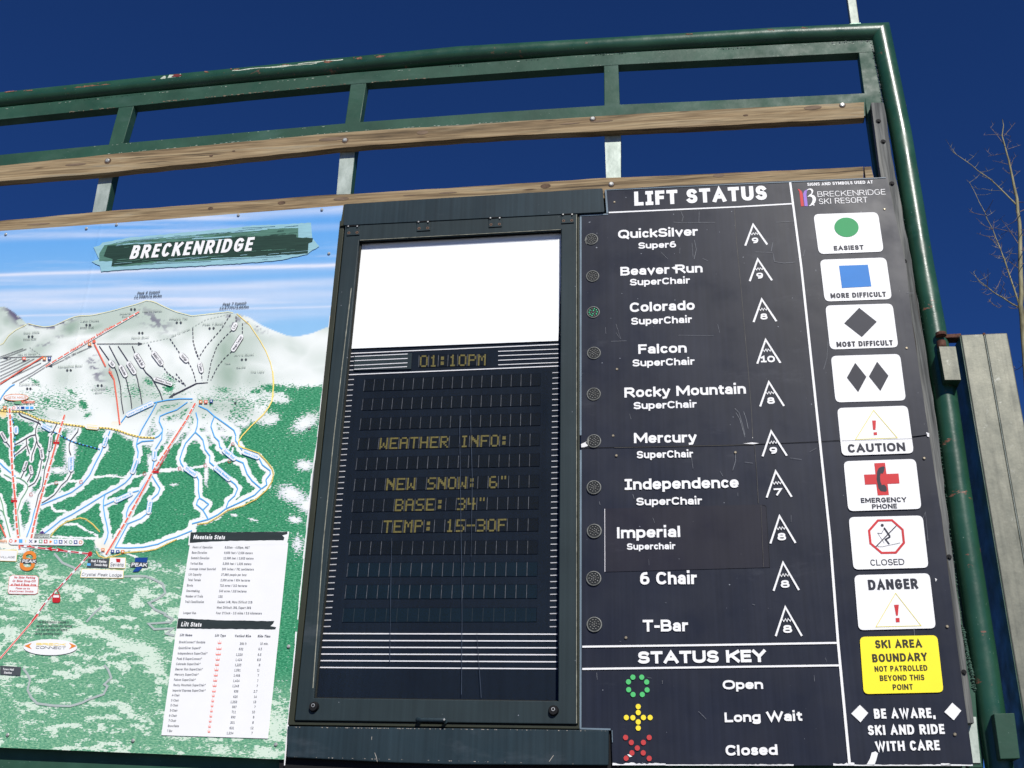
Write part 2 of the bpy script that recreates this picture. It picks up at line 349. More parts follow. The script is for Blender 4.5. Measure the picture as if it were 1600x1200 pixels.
def text(mb, s, p0, p1, hpx, d, wt=.2, xh=.72, gap=.13, shear=0.0, vert=None):
    """prints s between photo points p0 and p1 (its base line); capitals hpx pixels high, strokes wt of that"""
    A = P(p0[0], p0[1], d); B = P(p1[0], p1[1], d)
    T = P(p0[0], p0[1]-hpx, d); H = (T-A).length
    ax = (B-A); W = ax.length; ax.normalize()
    az = Vector((0, 0, 1)) if vert is None else vert
    if vert is None and abs(ax.z) > .25: az = Vector((-ax.z, 0, ax.x))       # lettering that runs at a slant turns with its line
    if vert is None and abs(ax.z) > .25: H = hpx*(P(p0[0]+1, p0[1], d)-A).length
    h = wt/2
    ws = [max(G[c][0], wt) if c != ' ' else .34 for c in s]
    tot = sum(ws); target = W/H; k = max(.2, (target-gap*(len(s)-1))/tot)
    x = 0.0
    for c, w0 in zip(s, ws):
        wc = w0*k
        if c in 'Iil.:,\'' : wc = max(wt, min(wc, w0))
        low = c.islower(); mb.k = 0
        for st in G[c][1]:
            closed = isinstance(st, tuple); pts = st[1] if closed else st
            Q = []
            for gx, gy in pts:
                X = x+h+gx*max(0, wc-2*h)
                if low:
                    if gy <= 1 and gy >= 0: Y = h+gy*(xh-2*h)
                    elif gy > 1: Y = (xh-h)+(gy-1)*(1.0-xh)
                    else: Y = h+gy*(.24+h-h)
                else: Y = h+gy*(1-2*h)
                Q.append(((X+shear*Y)*H, Y*H))
            mb.strip2(Q, wt*H, A, ax, az, closed, cap=not closed)
        x += (wc if c not in 'Iil.:,\'' else w0*k if w0*k > wc else wc)+gap
    return mb
def label_print(s, p0, p1, h, mat, parent, d, name='lettering', **kw):
    return text(MB(), s, p0, p1, h, d, **kw).build(name, mat, parent)
def rrect(c, r=8, n=5):
    """rounded outline through four photo corners TL TR BR BL"""
    out = []
    for i in range(4):
        p = np.array(c[i], float); a = np.array(c[i-1], float)-p; b = np.array(c[(i+1) % 4], float)-p
        a = a/np.linalg.norm(a)*r; b = b/np.linalg.norm(b)*r
        for j in range(n+1):
            t = j/n; q = p+a*(1-t)**2+b*t**2
            out.append((float(q[0]), float(q[1])))
    return out

# ---------------------------------------------------------------- ground
gm, gnt, gb = nodes('packed snow and grit')
gnt.links.new(ramp(gnt, tex(gnt, (.6, .6, .6), 1, 8, .65), [(.35, (.05, .048, .045, 1)), (.52, (.10, .10, .10, 1)), (.66, (.42, .43, .45, 1))]), gb.inputs['Base Color'])
gb.inputs['Roughness'].default_value = .8; bump(gnt, gb, tex(gnt, (3, 3, 3), 1, 8), .05)
gme = MB(); n = 60
xs = [math.copysign((abs(i)/30)**3*3000+abs(i)*.5, i) for i in range(-30, 31)]
gv = [(x, y, mnoise.noise(Vector((x*.15, y*.15, 0)))*.05 if abs(x)+abs(y) < 200 else 0) for y in xs for x in xs]
gme.add(gv, [(j*61+i, j*61+i+1, (j+1)*61+i+1, (j+1)*61+i) for j in range(60) for i in range(60)])
go = gme.build('ground', gm, smooth=True); go['kind'] = 'structure'
# ---------------------------------------------------------------- helpers for members measured in the photo
def lerp_pts(a, x):
    """height of the polyline a at column x (straight on beyond its ends)"""
    a = sorted(a)
    i = 0
    while i < len(a)-2 and x > a[i+1][0]: i += 1
    (x0, y0), (x1, y1) = a[i], a[i+1]
    return y0+(y1-y0)*(x-x0)/(x1-x0)
def lerp_x(a, y):
    return lerp_pts([(q, p) for p, q in a], y)
def zf(ox, oy, s): return lambda *pts: [(ox+x/s, oy+y/s) for x, y in pts]
def screw(parent, px, py, d, r=.0075, mat=None, name='screw'):
    c = P(px, py, d); mb = MB(); n = 10
    rings = []
    for rr, yy in ((1, 0), (1, -.25), (.6, -.55)):
        rings.append([(math.cos(2*math.pi*i/n)*r*rr, yy*r, math.sin(2*math.pi*i/n)*r*rr) for i in range(n)])
    vs = [v for q in rings for v in q]; fs = []
    for k in range(2): fs += [(k*n+i, k*n+(i+1) % n, (k+1)*n+(i+1) % n, (k+1)*n+i) for i in range(n)]
    fs.append(tuple(2*n+i for i in range(n)))
    key = ('screw', r, (mat or M_screw).name)
    if key not in MATS:
        me = bpy.data.meshes.new('screw'); me.from_pydata(vs, [], fs); me.materials.append(mat or M_screw); MATS[key] = me
    o = bpy.data.objects.new(name, MATS[key]); C.objects.link(o); o.parent = parent
    if parent.type == 'EMPTY': o.matrix_parent_inverse = Matrix.Translation(-parent.location)
    o.location = c; return o

ST = -.045                                                # steel tubes stand behind the boards
# ---------------------------------------------------------------- welded steel frame
base = P(1480, 1200, ST); frame = thing('sign_frame', 'green painted welded steel pipe frame with worn paint carrying the boards', 'frame', (base.x, base.y+.03, 0))
top_c = [(-330, 199), (0, 157), (255, 130.5), (560, 101), (716, 86), (898, 75.5), (1080, 65), (1215, 57), (1373, 50.5)]
DP = ST-.012
W = [P(x, y+1.5, DP) for x, y in top_c]; rp = (P(1390+17.0, 210, DP)-P(1390, 210, DP)).length
side_r = [(1390, 40), (1425, 210), (1460, 416), (1479, 517), (1494, 605), (1525, 817), (1557, 1018), (1583, 1195)]
rpx = [16.3, 17.3, 18.6, 19, 19.5, 20.5, 21.6, 22.4]
S = [P(x-r, y, DP) for (x, y), r in zip(side_r, rpx)]
corner = Vector((S[0].x, W[-1].y, W[-1].z)); W[-1] = corner
def pipe(mb, pts, r, n=28): return mb.tube(pts, r, n)
mb = MB(); pipe(mb, W, rp); nn = 28; mb.f = mb.f[:-1]; mb.mi = mb.mi[:-1]       # mitred corner, open end
for i in range(len(mb.v)-nn, len(mb.v)): v = mb.v[i]; mb.v[i] = (corner.x+(v[2]-corner.z), v[1], v[2])
mb.build('top_pipe', M_pipe, frame, smooth=True)
S2 = [corner]+S[1:]; last = S2[-1]; S2.append(Vector((last.x+.01, last.y, -.05)))
mb = MB(); pipe(mb, S2, rp); mb.f = mb.f[:-2]+mb.f[-1:]; mb.mi = mb.mi[:-1]
for i in range(nn): v = mb.v[i]; mb.v[i] = (v[0], v[1], corner.z+(v[0]-corner.x))
mb.build('side_pipe', M_pipe, frame, smooth=True)
lp = [W[0]+Vector((-.0, 0, 0)), Vector((W[0].x, W[0].y, -.05))]
pipe(MB(), lp, rp).build('side_pipe', M_pipe, frame, smooth=True)

pipe_low = [(0, 169), (227.5, 145), (560, 114), (940, 84), (1080, 78), (1365, 63)]
rail_low = [(0, 186.6), (185.5, 168), (210, 163.8), (548, 131), (576, 129.5), (943.5, 102), (968, 101), (1341, 82)]
mid_top = [(0, 242), (189, 224), (385, 206.5), (539, 193.6), (576, 189), (765, 176), (943.5, 164.5), (1080, 159), (1348, 146)]
XS = [-330, -150, 0, 190, 380, 560, 760, 960, 1150, 1345]
def member(name, top, bot, d, t, mat, xs=XS, dt=0, db=0, bevel=.004, label=None, parent=None):
    up = [(x, lerp_pts(top, x)+dt) for x in xs]; lo = [(x, lerp_pts(bot, x)+db) for x in xs]
    return MB().prism(up+lo[::-1], d, t).build(name, mat, parent or frame, label, bevel=bevel)
member('top_rail', pipe_low, rail_low, ST, .05, M_green, xs=XS[:-1]+[1366], dt=-1)
wtop = [(0, 259), (168, 241.5), (539, 206.5), (943.5, 181), (1080, 173), (1348, 160)]
wbot = [(0, 283), (168, 269.5), (560, 228), (765, 213.5), (943.5, 205), (1080, 198), (1351.5, 184)]
member('middle_rail', mid_top, wbot, ST, .05, M_green, xs=XS[:-1]+[1352], db=-3)
lo_l = [(-330, 1140), (452, 1183), (1000, 1190), (1505, 1180)]
MB().prism([(-330, 1120), (452, 1175), (955, 1175), (1500, 1175), (1510, 1250), (955, 1258), (452, 1256), (-330, 1200)], ST, .05).build('bottom_rail', M_green, frame, bevel=.004)
def post(l0, l1, r0, r1, sil, name='post'):
    """green tube between the rails, going on down behind the boards; sil: the bare stretch between the two timbers"""
    f = lambda a, b, y: a[0]+(b[0]-a[0])*(y-a[1])/(b[1]-a[1])
    yb = sil[2][1]+40
    ymid = (sil[0][1]+sil[2][1])/2
    pts = [(l0[0], l0[1]-1), (r0[0], r0[1]-1), (sil[1][0]+0, sil[1][1]), (f(sil[1], sil[3], yb), yb), (f(sil[0], sil[2], yb), yb), (sil[0][0], sil[0][1])]
    MB().prism(pts, ST-.0015, .048).build(name, M_green, frame, bevel=.003)
    e = [(sil[0][0], sil[0][1]-8), (sil[1][0], sil[1][1]-8), (f(sil[1], sil[3], yb), yb), (f(sil[0], sil[2], yb), yb)]
    MB().prism(e, ST+.0015, .002).build('bare_face', M_bare, frame, 'bare galvanised strip on the front of the post')
post((185.5, 168), 0, (210, 163.8), 0, [(157.5, 271), (178.5, 270), (145, 332), (165.5, 331)])
post((548, 131), 0, (572.5, 129.5), 0, [(532, 240), (555, 239), (526, 303.5), (548, 302)])
post((943.5, 102), 0, (966, 101), 0, [(944.5, 214), (970, 213), (947, 278), (970, 276.5)])
post((-190, 203), 0, (-163, 200), 0, [(-232, 305), (-208, 303), (-250, 372), (-226, 370)])
MB().prism([(1341, 78), (1362, 70), (1380, 161), (1396, 262), (1421, 400), (1443, 537), (1464, 675), (1479, 807), (1505, 985), (1513, 1010), (1524, 1080), (1528, 1136), (1536, 1200), (1514, 1200), (1480, 1000), (1440, 700), (1405, 480), (1365, 250), (1350, 146)], ST-.001, .048).build('end_post', M_green, frame, bevel=.003)
MB().prism([(1507, 1120), (1525, 1120), (1532, 1192), (1517, 1192)], ST+.004, .004).build('bare_face', M_bare, frame, 'bare steel face at the foot of the end post')
MB().prism([(1440, 560), (1462, 560), (1474, 640), (1489, 760), (1504, 870), (1519, 985), (1531, 1080), (1537, 1160), (1536, 1230), (1500, 1230), (1470, 800)], ST-.02, .02).build('pipe_shade_strip', M_greend, frame)  # strip added for the pipe's shaded side, shade put into its dark green
# weld beads, chipped paint and droppings on the pipe
def beads(pts, n, d, s0, mat, name='weld_bead'):
    mb = MB()
    w = [P(x, y, d) for x, y in pts]
    for i in range(n):
        t = (i+random.random()*.8)/n*(len(w)-1); k = min(int(t), len(w)-2); c = w[k].lerp(w[k+1], t-k)+Vector((random.gauss(0, .0015), random.gauss(0, .002), random.gauss(0, .0015)))
        r = s0*random.uniform(.5, 1.3)
        vs = [c+Vector(v)*r for v in ((1.5, 0, 0), (-1.5, 0, 0), (0, 1, 0), (0, -1, 0), (0, 0, 1), (0, 0, -1))]
        mb.add(vs, [(0, 3, 4), (3, 1, 4), (1, 2, 4), (2, 0, 4), (3, 0, 5), (1, 3, 5), (2, 1, 5), (0, 2, 5)])
    mb.build(name, mat, frame)['kind'] = 'stuff'
M_weld = plain('weld metal', (.10, .18, .14, 1), .3, .5, metal=.3, nscale=(80, 80, 80))
M_weldb = plain('bare weld flecks', (.5, .52, .5, 1), .3, .3, metal=.5, nscale=(80, 80, 80))
for a, b2, n in ((115, 225, 34), (700, 735, 12), (820, 845, 8), (930, 980, 20), (1118, 1165, 22), (1298, 1362, 40)):
    beads([(a, lerp_pts(pipe_low, a)+.5), (b2, lerp_pts(pipe_low, b2)+.5)], n, ST+.002, .0022, M_weldb if b2 > 1100 else M_weld)
beads([(1362, 66), (1366, 90), (1374, 130), (1379, 160)], 46, ST+.002, .0024, M_weldb)
beads([(1381, 165), (1398, 262), (1424, 400), (1446, 535)], 50, ST+.002, .002, M_weld)
beads([(1466, 672), (1481, 806), (1506, 1000)], 60, ST+.002, .003, M_weld)
beads([(1505, 985), (1524, 1080)], 60, ST+.004, .004, M_weld)
M_edge = plain('tan worn edge', (.16, .13, .09, 1), .8, .6, nscale=(60, 60, 60)); M_pchip = plain('paint chip', (.30, .36, .30, 1), .7, .4, nscale=(90, 90, 90))
def edge_wear(poly_, x0, x1, n, off, mat, h=1.0):
    mb = MB()
    for i in range(n):
        x = random.uniform(x0, x1); y = lerp_pts(poly_, x)+off+random.uniform(-.4, .4); L_ = random.uniform(.8, 6); sl_ = lerp_pts(poly_, x+1)-lerp_pts(poly_, x); hh = random.uniform(.3, h)
        mb.k = 0; mb.poly([(x, y), (x+L_*.5, y+sl_*L_*.5-hh*.3), (x+L_, y+sl_*L_), (x+L_*.6, y+sl_*L_*.6+hh), (x+L_*.2, y+hh*.7)], ST+.0006+.00002*i)
    mb.build('edge_wear', mat, frame)['kind'] = 'stuff'
edge_wear(rail_low, 105, 183, 22, -1.2, M_edge, 1.2); edge_wear(rail_low, 235, 545, 70, -1.2, M_edge, 1.3); edge_wear(rail_low, 575, 670, 26, -1.2, M_edge, 1.2); edge_wear(rail_low, 700, 1330, 18, -1, M_pchip, .6)
edge_wear(mid_top, 130, 540, 16, 1, M_pchip, .7); edge_wear(wtop, 150, 800, 60, -1.2, M_pchip, .8); edge_wear(pipe_low, 0, 1340, 60, 1.6, M_pchip, .7); edge_wear(pipe_low, 1290, 1360, 16, 3, M_pchip, .8)
def pipe_patch(pts, mat, name, lab=None, ang=35, off=.0008):
    """irregular flake lying on the top pipe; photo points give its place along and round the pipe"""
    mb = MB(); vs = []
    for x, y in pts:
        cy = lerp_pts(top_c, x); c = P(x, cy, DP); v = (P(x, y, DP)-c)
        el_ = math.atan2(c.z-CAM.z, c.y-CAM.y); s = max(-.97, min(.97, v.z*math.cos(el_)/rp)); q_ = math.sqrt(1-s*s)
        vs.append(c+(Vector((0, -math.sin(el_), math.cos(el_)))*s-Vector((0, math.cos(el_), math.sin(el_)))*q_)*(rp+off))
    mb.add(vs, tessellate_polygon([[Vector((a.x, a.z, 0)) for a in vs]])); mb.build(name, mat, frame, lab)
def flake(cx, cy, rx, ry, mat, name, lab=None, off=.0008, n=11):
    sl_ = (lerp_pts(top_c, cx+5)-lerp_pts(top_c, cx-5))/10
    pipe_patch([(cx+math.cos(a)*rx*random.uniform(.5, 1.2), cy+sl_*math.cos(a)*rx+math.sin(a)*ry*random.uniform(.5, 1.2)) for a in [2*math.pi*i/n for i in range(n)]], mat, name, lab, off=off)
M_prim = plain('red primer', (.22, .10, .065, 1), .8, .55, nscale=(90, 90, 90)); M_pale = plain('chalky chip', (.5, .55, .45, 1), .8, .3, nscale=(120, 120, 120))
flake(277, 119.5, 17, 5, M_pale, 'bird_dropping', 'pale splash with a dark red centre on the top pipe'); flake(281, 118, 9, 2.6, plain('dark red stain', (.16, .03, .03, 1), .8), 'dropping_centre', off=.0016); flake(262, 121, 5, 3, M_pale, 'bird_dropping')
for cx, cy, rx, ry in ((145, 134.5, 20, 3), (170, 132.5, 13, 2.2), (130, 136, 8, 2), (20, 143, 12, 1.3), (53, 141, 8, 1), (190, 132, 4, 1.5), (356, 115, 2.5, 3), (328, 112, 3, 1.5), (375, 108, 7, 1), (450, 101, 6, 1.2), (518, 96, 10, 2.2), (516, 99, 4, 2.5), (565, 91, 7, 3), (573, 95, 3, 2), (598, 88, 12, 2.2), (603, 92, 5, 1.2), (245, 124, 3, 1), (1203, 47, 4, 1), (1256, 44, 4, 1), (1074, 53.5, 5, 1)):
    flake(cx, cy, rx*.75, ry*.7, M_prim, 'rust_spot', n=19)
    for _ in range(3): flake(cx+random.uniform(-1.3, 1.3)*rx, cy+random.uniform(-.8, .8)*ry, random.uniform(.8, 2), random.uniform(.3, .8), M_prim, 'rust_spot', off=.0011)
for x0, x1, yy in ((368, 460, -16), (470, 540, -17), (618, 655, -8), (617, 650, -4.5), (430, 500, -14)):
    pts = [(x, lerp_pts(top_c, x)+yy*.62+random.uniform(-.5, .5)) for x in np.linspace(x0, x1, 9)]
    pipe_patch(pts+[(x, y+random.uniform(.8, 1.6)) for x, y in pts[::-1]], M_pale, 'paint_scratch')
# bracket, arm and lower stub on the side pipe
brk = P(1485, 565, .02)
MB().prism([(1467, 541), (1493.5, 541), (1502, 594), (1476, 594)], .03, .07).build('bracket_tube', M_greend, frame, 'short steel tube end on the side pipe with a bare face', bevel=.002)
MB().prism([(1467.5, 541.5), (1493, 541.5), (1501.3, 593.3), (1476.5, 593.3)], .032, .0015).build('bare_face', M_galvs, frame)
MB().prism([(1553, 1115), (1585, 1114), (1594, 1185), (1563, 1186)], .03, .08).build('bracket_tube', M_green, frame, 'short green tube end low on the side pipe', bevel=.002)
MB().prism([(1466, 522.5), (1502, 520.5), (1502, 527), (1468, 528)], -.02, .05).build('bracket_arm', M_rust, frame, 'rusty arm from the side pipe to the galvanised post', bevel=.003)
a = P(1471, 538, .0); MB().tube([a+Vector((0, 0, -.014)), a+Vector((0, 0, .012))], .017, 16).build('rusty_collar', M_rust, frame, smooth=False)
a = P(1470, 522, -.0); MB().tube([a+Vector((0, 0, -.008)), a+Vector((0, 0, .004))], .020, 16).build('rusty_collar', M_rust, frame)

# ---------------------------------------------------------------- galvanised post on the right
gp = P(1545, 800, .0)
gpost = thing('galvanised_post', 'broad galvanised steel post with a central weld seam right of the green pipe', 'post', (gp.x, gp.y, 0))
XL = [(1501, 522.7), (1522, 640), (1550, 817), (1582, 1018), (1612, 1200), (1640, 1360)]
XM = [(1535.5, 521.5), (1558.5, 640), (1590, 817), (1625, 1018), (1658, 1200), (1690, 1360)]
XR = [(1570.7, 520.5), (1595, 640), (1630, 817), (1669, 1018), (1705, 1200), (1740, 1360)]
z_top = P(1535, 521.5, .01).z
for a, b2, lab in ((XL, XM, 'left tube of the pair, green on its left side'), (XM, XR, 'right tube of the pair')):
    pa = P(*a[2], .01); pb = P(*b2[2], .01)
    mb = MB(); x0 = pa.x+(.001 if a is XM else 0); x1 = pb.x-.001
    mb.box(x0, pa.y, -.05, x1, pa.y+.24, z_top); mb.build('steel_tube', M_galvs, gpost, lab, bevel=.004)
xl = P(*XL[2], .01).x; y0 = P(1550, 817, .01).y
MB().box(xl-.003, y0+.004, 0, xl, y0+.238, z_top-.003).build('green_side', M_greend, gpost, 'green painted left side of the post')
mb = MB(); xm = P(*XM[2], .01).x
for i in range(70):
    z = z_top-.004-i*.032; mb.tube([(xm, y0-.0002, z), (xm, y0-.0002, z-.0325)], .0016, 6)
mb.build('weld_seam', M_galv, gpost)['kind'] = 'stuff'
mb = MB(); mb.box(xm-.005, y0-.002, z_top-.006, xm+.004, y0+.02, z_top+.003); mb.build('rust_mark', M_rust, gpost)

# ---------------------------------------------------------------- thin mast on the top pipe
mp = P(1335.5, 38, DP); mh = P(1329, 0, DP)
mast = thing('mast', 'slim galvanised mast standing up from the top pipe near its right corner', 'mast', (mp.x, mp.y, mp.z-.01))
hw = 7*(P(1336, 20, DP)-P(1335, 20, DP)).length
MB().box(mp.x-hw, mp.y-.01, mp.z-.02, mp.x+hw, mp.y+.02, mp.z+1.1).build('mast_tube', M_galv, mast, bevel=.003)
MB().box(mp.x-hw-.004, mp.y-.014, mp.z-.025, mp.x+hw+.004, mp.y+.024, mp.z-.006).build('mast_foot', M_weld, mast)

# ---------------------------------------------------------------- timbers
ltop = [(0, 345), (164.5, 330), (520, 304), (560, 302.5), (947, 278), (1080, 273), (1362, 260)]
pn_top = [(0, 361), (175, 349), (536, 321), (540, 318), (941, 294), (1040, 290), (1386, 276.5)]
WD = -.004
M_knot = plain('wood knot', (.11, .07, .045, 1), .8, .4, nscale=(60, 60, 60)); M_stain = plain('dark wood stain', (.17, .12, .08, 1), .8, .35, nscale=(12, 12, 90))
def timber(name, lab, top, bot, x1, screws, db=0, topnoise=0):
    c = P(600, lerp_pts(top, 600), WD); t = thing(name, lab, 'timber', (c.x, c.y, c.z), 'weathered wooden rails')
    xs = list(np.linspace(-330, x1, 60)); up = [(x, lerp_pts(top, x)+random.uniform(-.3, .3)*topnoise) for x in xs]; lo = [(x, lerp_pts(bot, x)+db+random.uniform(-.5, .5)) for x in xs]
    MB().prism(up+lo[::-1], WD, .038).build('board', M_wood, t, bevel=.0015, segs=1)
    for x, y in screws:
        screw(t, x, y, WD+.001, .011); MB().disc((x+.3, y+.3), 5.2, WD+.0012, 12).build('screw_recess', M_knot, t)
    return t
timber('timber_rail', 'upper weathered wooden rail bolted along the green middle rail, open sky above and below', wtop, wbot, 1350, [(168, 251), (539, 219), (926, 185.5), (1316, 164)], topnoise=1.4)
t2 = timber('timber_rail', 'lower weathered wooden rail along the top edges of map and lift status board', ltop, pn_top, 1349, [(955, 287.7)], db=16, topnoise=1.4)
MB().prism([(1350.5, 260.7), (1361, 260.2), (1366, 281), (1353, 281)], WD+.003, .03).build('end_block', M_wood, t2)
for x, y, rx, ry, m_ in ((329, 325.5, 4, 2.4, M_knot), (440, 316.8, 6, 3, M_knot), (852.5, 290.5, 8, 4, M_knot), (533, 310.5, 12, 3, M_stain), (1123, 274, 9, 3, M_stain), (700, 301, 14, 1.4, M_stain), (60, 350, 18, 1.4, M_stain), (640, 305, 10, 1, M_stain)):
    MB().disc((x, y), rx, WD+.0010, 16, ry=ry).build('knot', m_, t2)
t1 = bpy.data.objects['timber_rail']
for x, y, rx, ry, m_ in ((118, 257, 16, 2, M_stain), (520, 217, 22, 3, M_stain), (330, 243, 3, 2, M_knot), (940, 189, 18, 2, M_stain), (1165, 180, 4, 1.6, M_knot), (1270, 168, 14, 4, M_stain), (660, 207, 9, 4, M_stain), (365, 236, 2.5, 1.4, M_knot), (890, 193, 16, 1.2, M_stain)):
    MB().disc((x, y), rx, WD+.0010, 16, ry=ry).build('knot', m_, t1)
c = P(1400, 400, WD)
tp = thing('timber_post', 'dark grey weathered wooden upright behind the right edge of the sign board', 'timber', (c.x, c.y, c.z))
tl = [(1361, 160), (1374, 262), (1400, 420), (1430, 620), (1462, 850), (1502, 1130)]; tr_ = [(1381, 160), (1397, 260), (1423, 400), (1445, 537), (1466, 675), (1481, 807), (1505, 1000), (1523, 1130)]
L_ = []; R_ = []
for y in np.linspace(160, 1130, 60):
    L_.append((lerp_x(tl, y), y)); R_.append((lerp_x(tr_, y)+random.uniform(-1.1, .7), y))
MB().prism(L_+R_[::-1], WD-.0005, .038).build('board', M_wgrey, tp, bevel=.0015, segs=1)
for x, y in ((1372.5, 189), (1380, 221), (1393.5, 286.5), (1413, 408), (1483, 870), (1506, 1050)):
    MB().disc((x, y), 4.2, WD+.001, 12).build('bolt_hole', M_black, tp)
    a = P(x+1, y+1, WD); MB().tube([a+Vector((0, .004, 0)), a+Vector((0, -.006, 0))], .006, 8).build('bolt_head', M_black, tp)

# ---------------------------------------------------------------- bare tree behind, on the right
TY = 9.5
def PT(px, py, dy=0.0): return P(px, py, BY-TY-dy)
tree = thing('bare_tree', 'leafless young tree with thin upright twigs against the blue sky', 'tree', (PT(1600, 640).x+.1, TY, 0))
bm_, bnt, bb = nodes('twig bark')
bnt.links.new(ramp(bnt, tex(bnt, (20, 20, 5), 1, 5), [(.3, srgb(84, 78, 50)), (.55, srgb(136, 130, 95)), (.75, srgb(160, 150, 120))]), bb.inputs['Base Color']); bb.inputs['Roughness'].default_value = .7
bt, bnt2, bb2 = nodes('thin twig bark')
bnt2.links.new(ramp(bnt2, tex(bnt2, (20, 20, 5), 1, 5), [(.3, srgb(74, 62, 58)), (.7, srgb(128, 114, 104))]), bb2.inputs['Base Color']); bb2.inputs['Roughness'].default_value = .7
q1 = zf(1480, 180, 5); q2 = zf(1480, 400, 5); mpt = (PT(1600, 400)-PT(1599, 400)).length
tk = q1((430, 30), (440, 80), (428, 160), (445, 220), (460, 280), (480, 350), (495, 420), (510, 490), (525, 570), (545, 650), (550, 740), (565, 840), (570, 940), (570, 1060), (572, 1190))+q2((580, 300), (572, 380), (585, 470), (590, 560), (598, 660))+[(1602, 560), (1606, 620), (1612, 700)]
tw = [.6, .8, 1.2, 1.4, 1.6, 1.8, 2.0, 2.2, 2.6, 2.8, 3.2, 3.4, 3.6, 3.8, 4.0, 4.2, 4.4, 4.6, 4.8, 5, 5.2, 5.4, 5.6]
pts = [PT(*p) for p in tk]+[Vector((PT(1612, 700).x+.15, TY, -.1))]
mb = MB(); mb.tube(pts, [w_*mpt*.9 for w_ in tw[:len(tk)]]+[.06], 8); mb.build('trunk', bm_, tree, smooth=True)
branches = [  # (points, start width, end width)
 (q1((545, 705), (500, 660), (440, 600), (390, 550), (330, 495), (240, 435), (190, 390), (105, 330), (45, 290)), 2.4, .7),
 (q2((560, 370), (540, 310), (500, 190), (470, 100), (445, 20))+q1((460, 1170), (435, 1100), (410, 1030), (380, 960), (355, 890), (310, 810), (295, 760), (250, 680), (215, 600), (170, 520)), 2.6, .6),
 (q2((555, 400), (500, 370), (440, 330), (370, 290), (310, 240), (250, 195), (225, 165), (205, 125)), 2.4, .6),
 (q1((552, 1000), (520, 950), (480, 890), (420, 810)), 1.4, .5), (q1((600, 740), (565, 755)), 1.6, 1.2), (q1((555, 680), (600, 680)), 1.5, .8),
 (q1((296, 765), (330, 715), (360, 660)), 1.1, .5), (q1((290, 782), (230, 770), (170, 752)), 1.1, .5), (q1((460, 270), (520, 250), (575, 232)), 1.1, .5),
 (q1((475, 385), (420, 370), (355, 355)), 1, .4), (q1((430, 158), (360, 152), (285, 155)), 1, .4), (q1((440, 225), (400, 170), (335, 90)), 1.1, .4),
 (q1((440, 165), (490, 110), (525, 65)), 1, .4), (q1((470, 255), (480, 200), (497, 160)), .9, .4), (q1((445, 300), (380, 310), (320, 320)), .9, .4),
 (q1((490, 460), (460, 440), (430, 415)), .9, .4), (q1((520, 480), (545, 455), (570, 435)), .9, .4), (q1((495, 410), (510, 360), (525, 320)), .9, .4),
 (q1((365, 950), (300, 945), (230, 922)), 1.1, .5), (q1((385, 1000), (350, 975), (325, 955)), .9, .4), (q1((355, 890), (305, 870), (255, 845)), 1, .4), (q1((355, 895), (365, 860), (362, 820)), .9, .4),
 (q1((430, 1105), (380, 1100), (328, 1085)), 1, .4), (q1((420, 1060), (425, 1020), (425, 990)), .9, .4), (q1((365, 880), (450, 900), (550, 922)), .9, .5), (q1((545, 1085), (500, 1080), (445, 1075)), .9, .5),
 (q1((555, 1195), (500, 1155), (455, 1115)), 1, .5), (q1((545, 820), (490, 850), (430, 880)), .9, .4), (q1((490, 870), (470, 905), (400, 950)), .8, .4), (q1((525, 620), (500, 595)), .9, .4), (q1((530, 580), (555, 565)), .9, .4),
 (q2((310, 240), (320, 170), (318, 100)), 1.1, .4), (q2((370, 275), (400, 225), (430, 150)), 1.1, .4), (q2((410, 305), (430, 260), (450, 215)), .9, .4), (q2((320, 265), (285, 262), (255, 262)), .8, .4), (q2((440, 325), (450, 300), (457, 262)), .8, .4),
 (q2((350, 290), (310, 305), (270, 285)), .8, .4), (q2((460, 330), (510, 320), (560, 295)), .9, .5), (q2((490, 140), (510, 100), (538, 50)), .9, .4), (q2((555, 95), (510, 60), (470, 20)), .9, .5), (q2((468, 108), (440, 95), (425, 85)), .8, .4), (q2((470, 168), (445, 150), (425, 135)), .8, .4),
 (q2((400, 390), (370, 390), (345, 365), (330, 340)), .7, .3), (q2((420, 400), (395, 405), (380, 385)), .7, .3), (q2((600, 845), (560, 880), (530, 893), (525, 860)), 1, .5), (q2((548, 410), (500, 410), (475, 395)), .8, .4),
 (q1((600, 898), (575, 895)), 1, .8), (q1((600, 935), (572, 950)), 1, .8), (q1((600, 1055), (575, 1055)), 1, .8), (q1((600, 1160), (575, 1165)), 1, .8)]
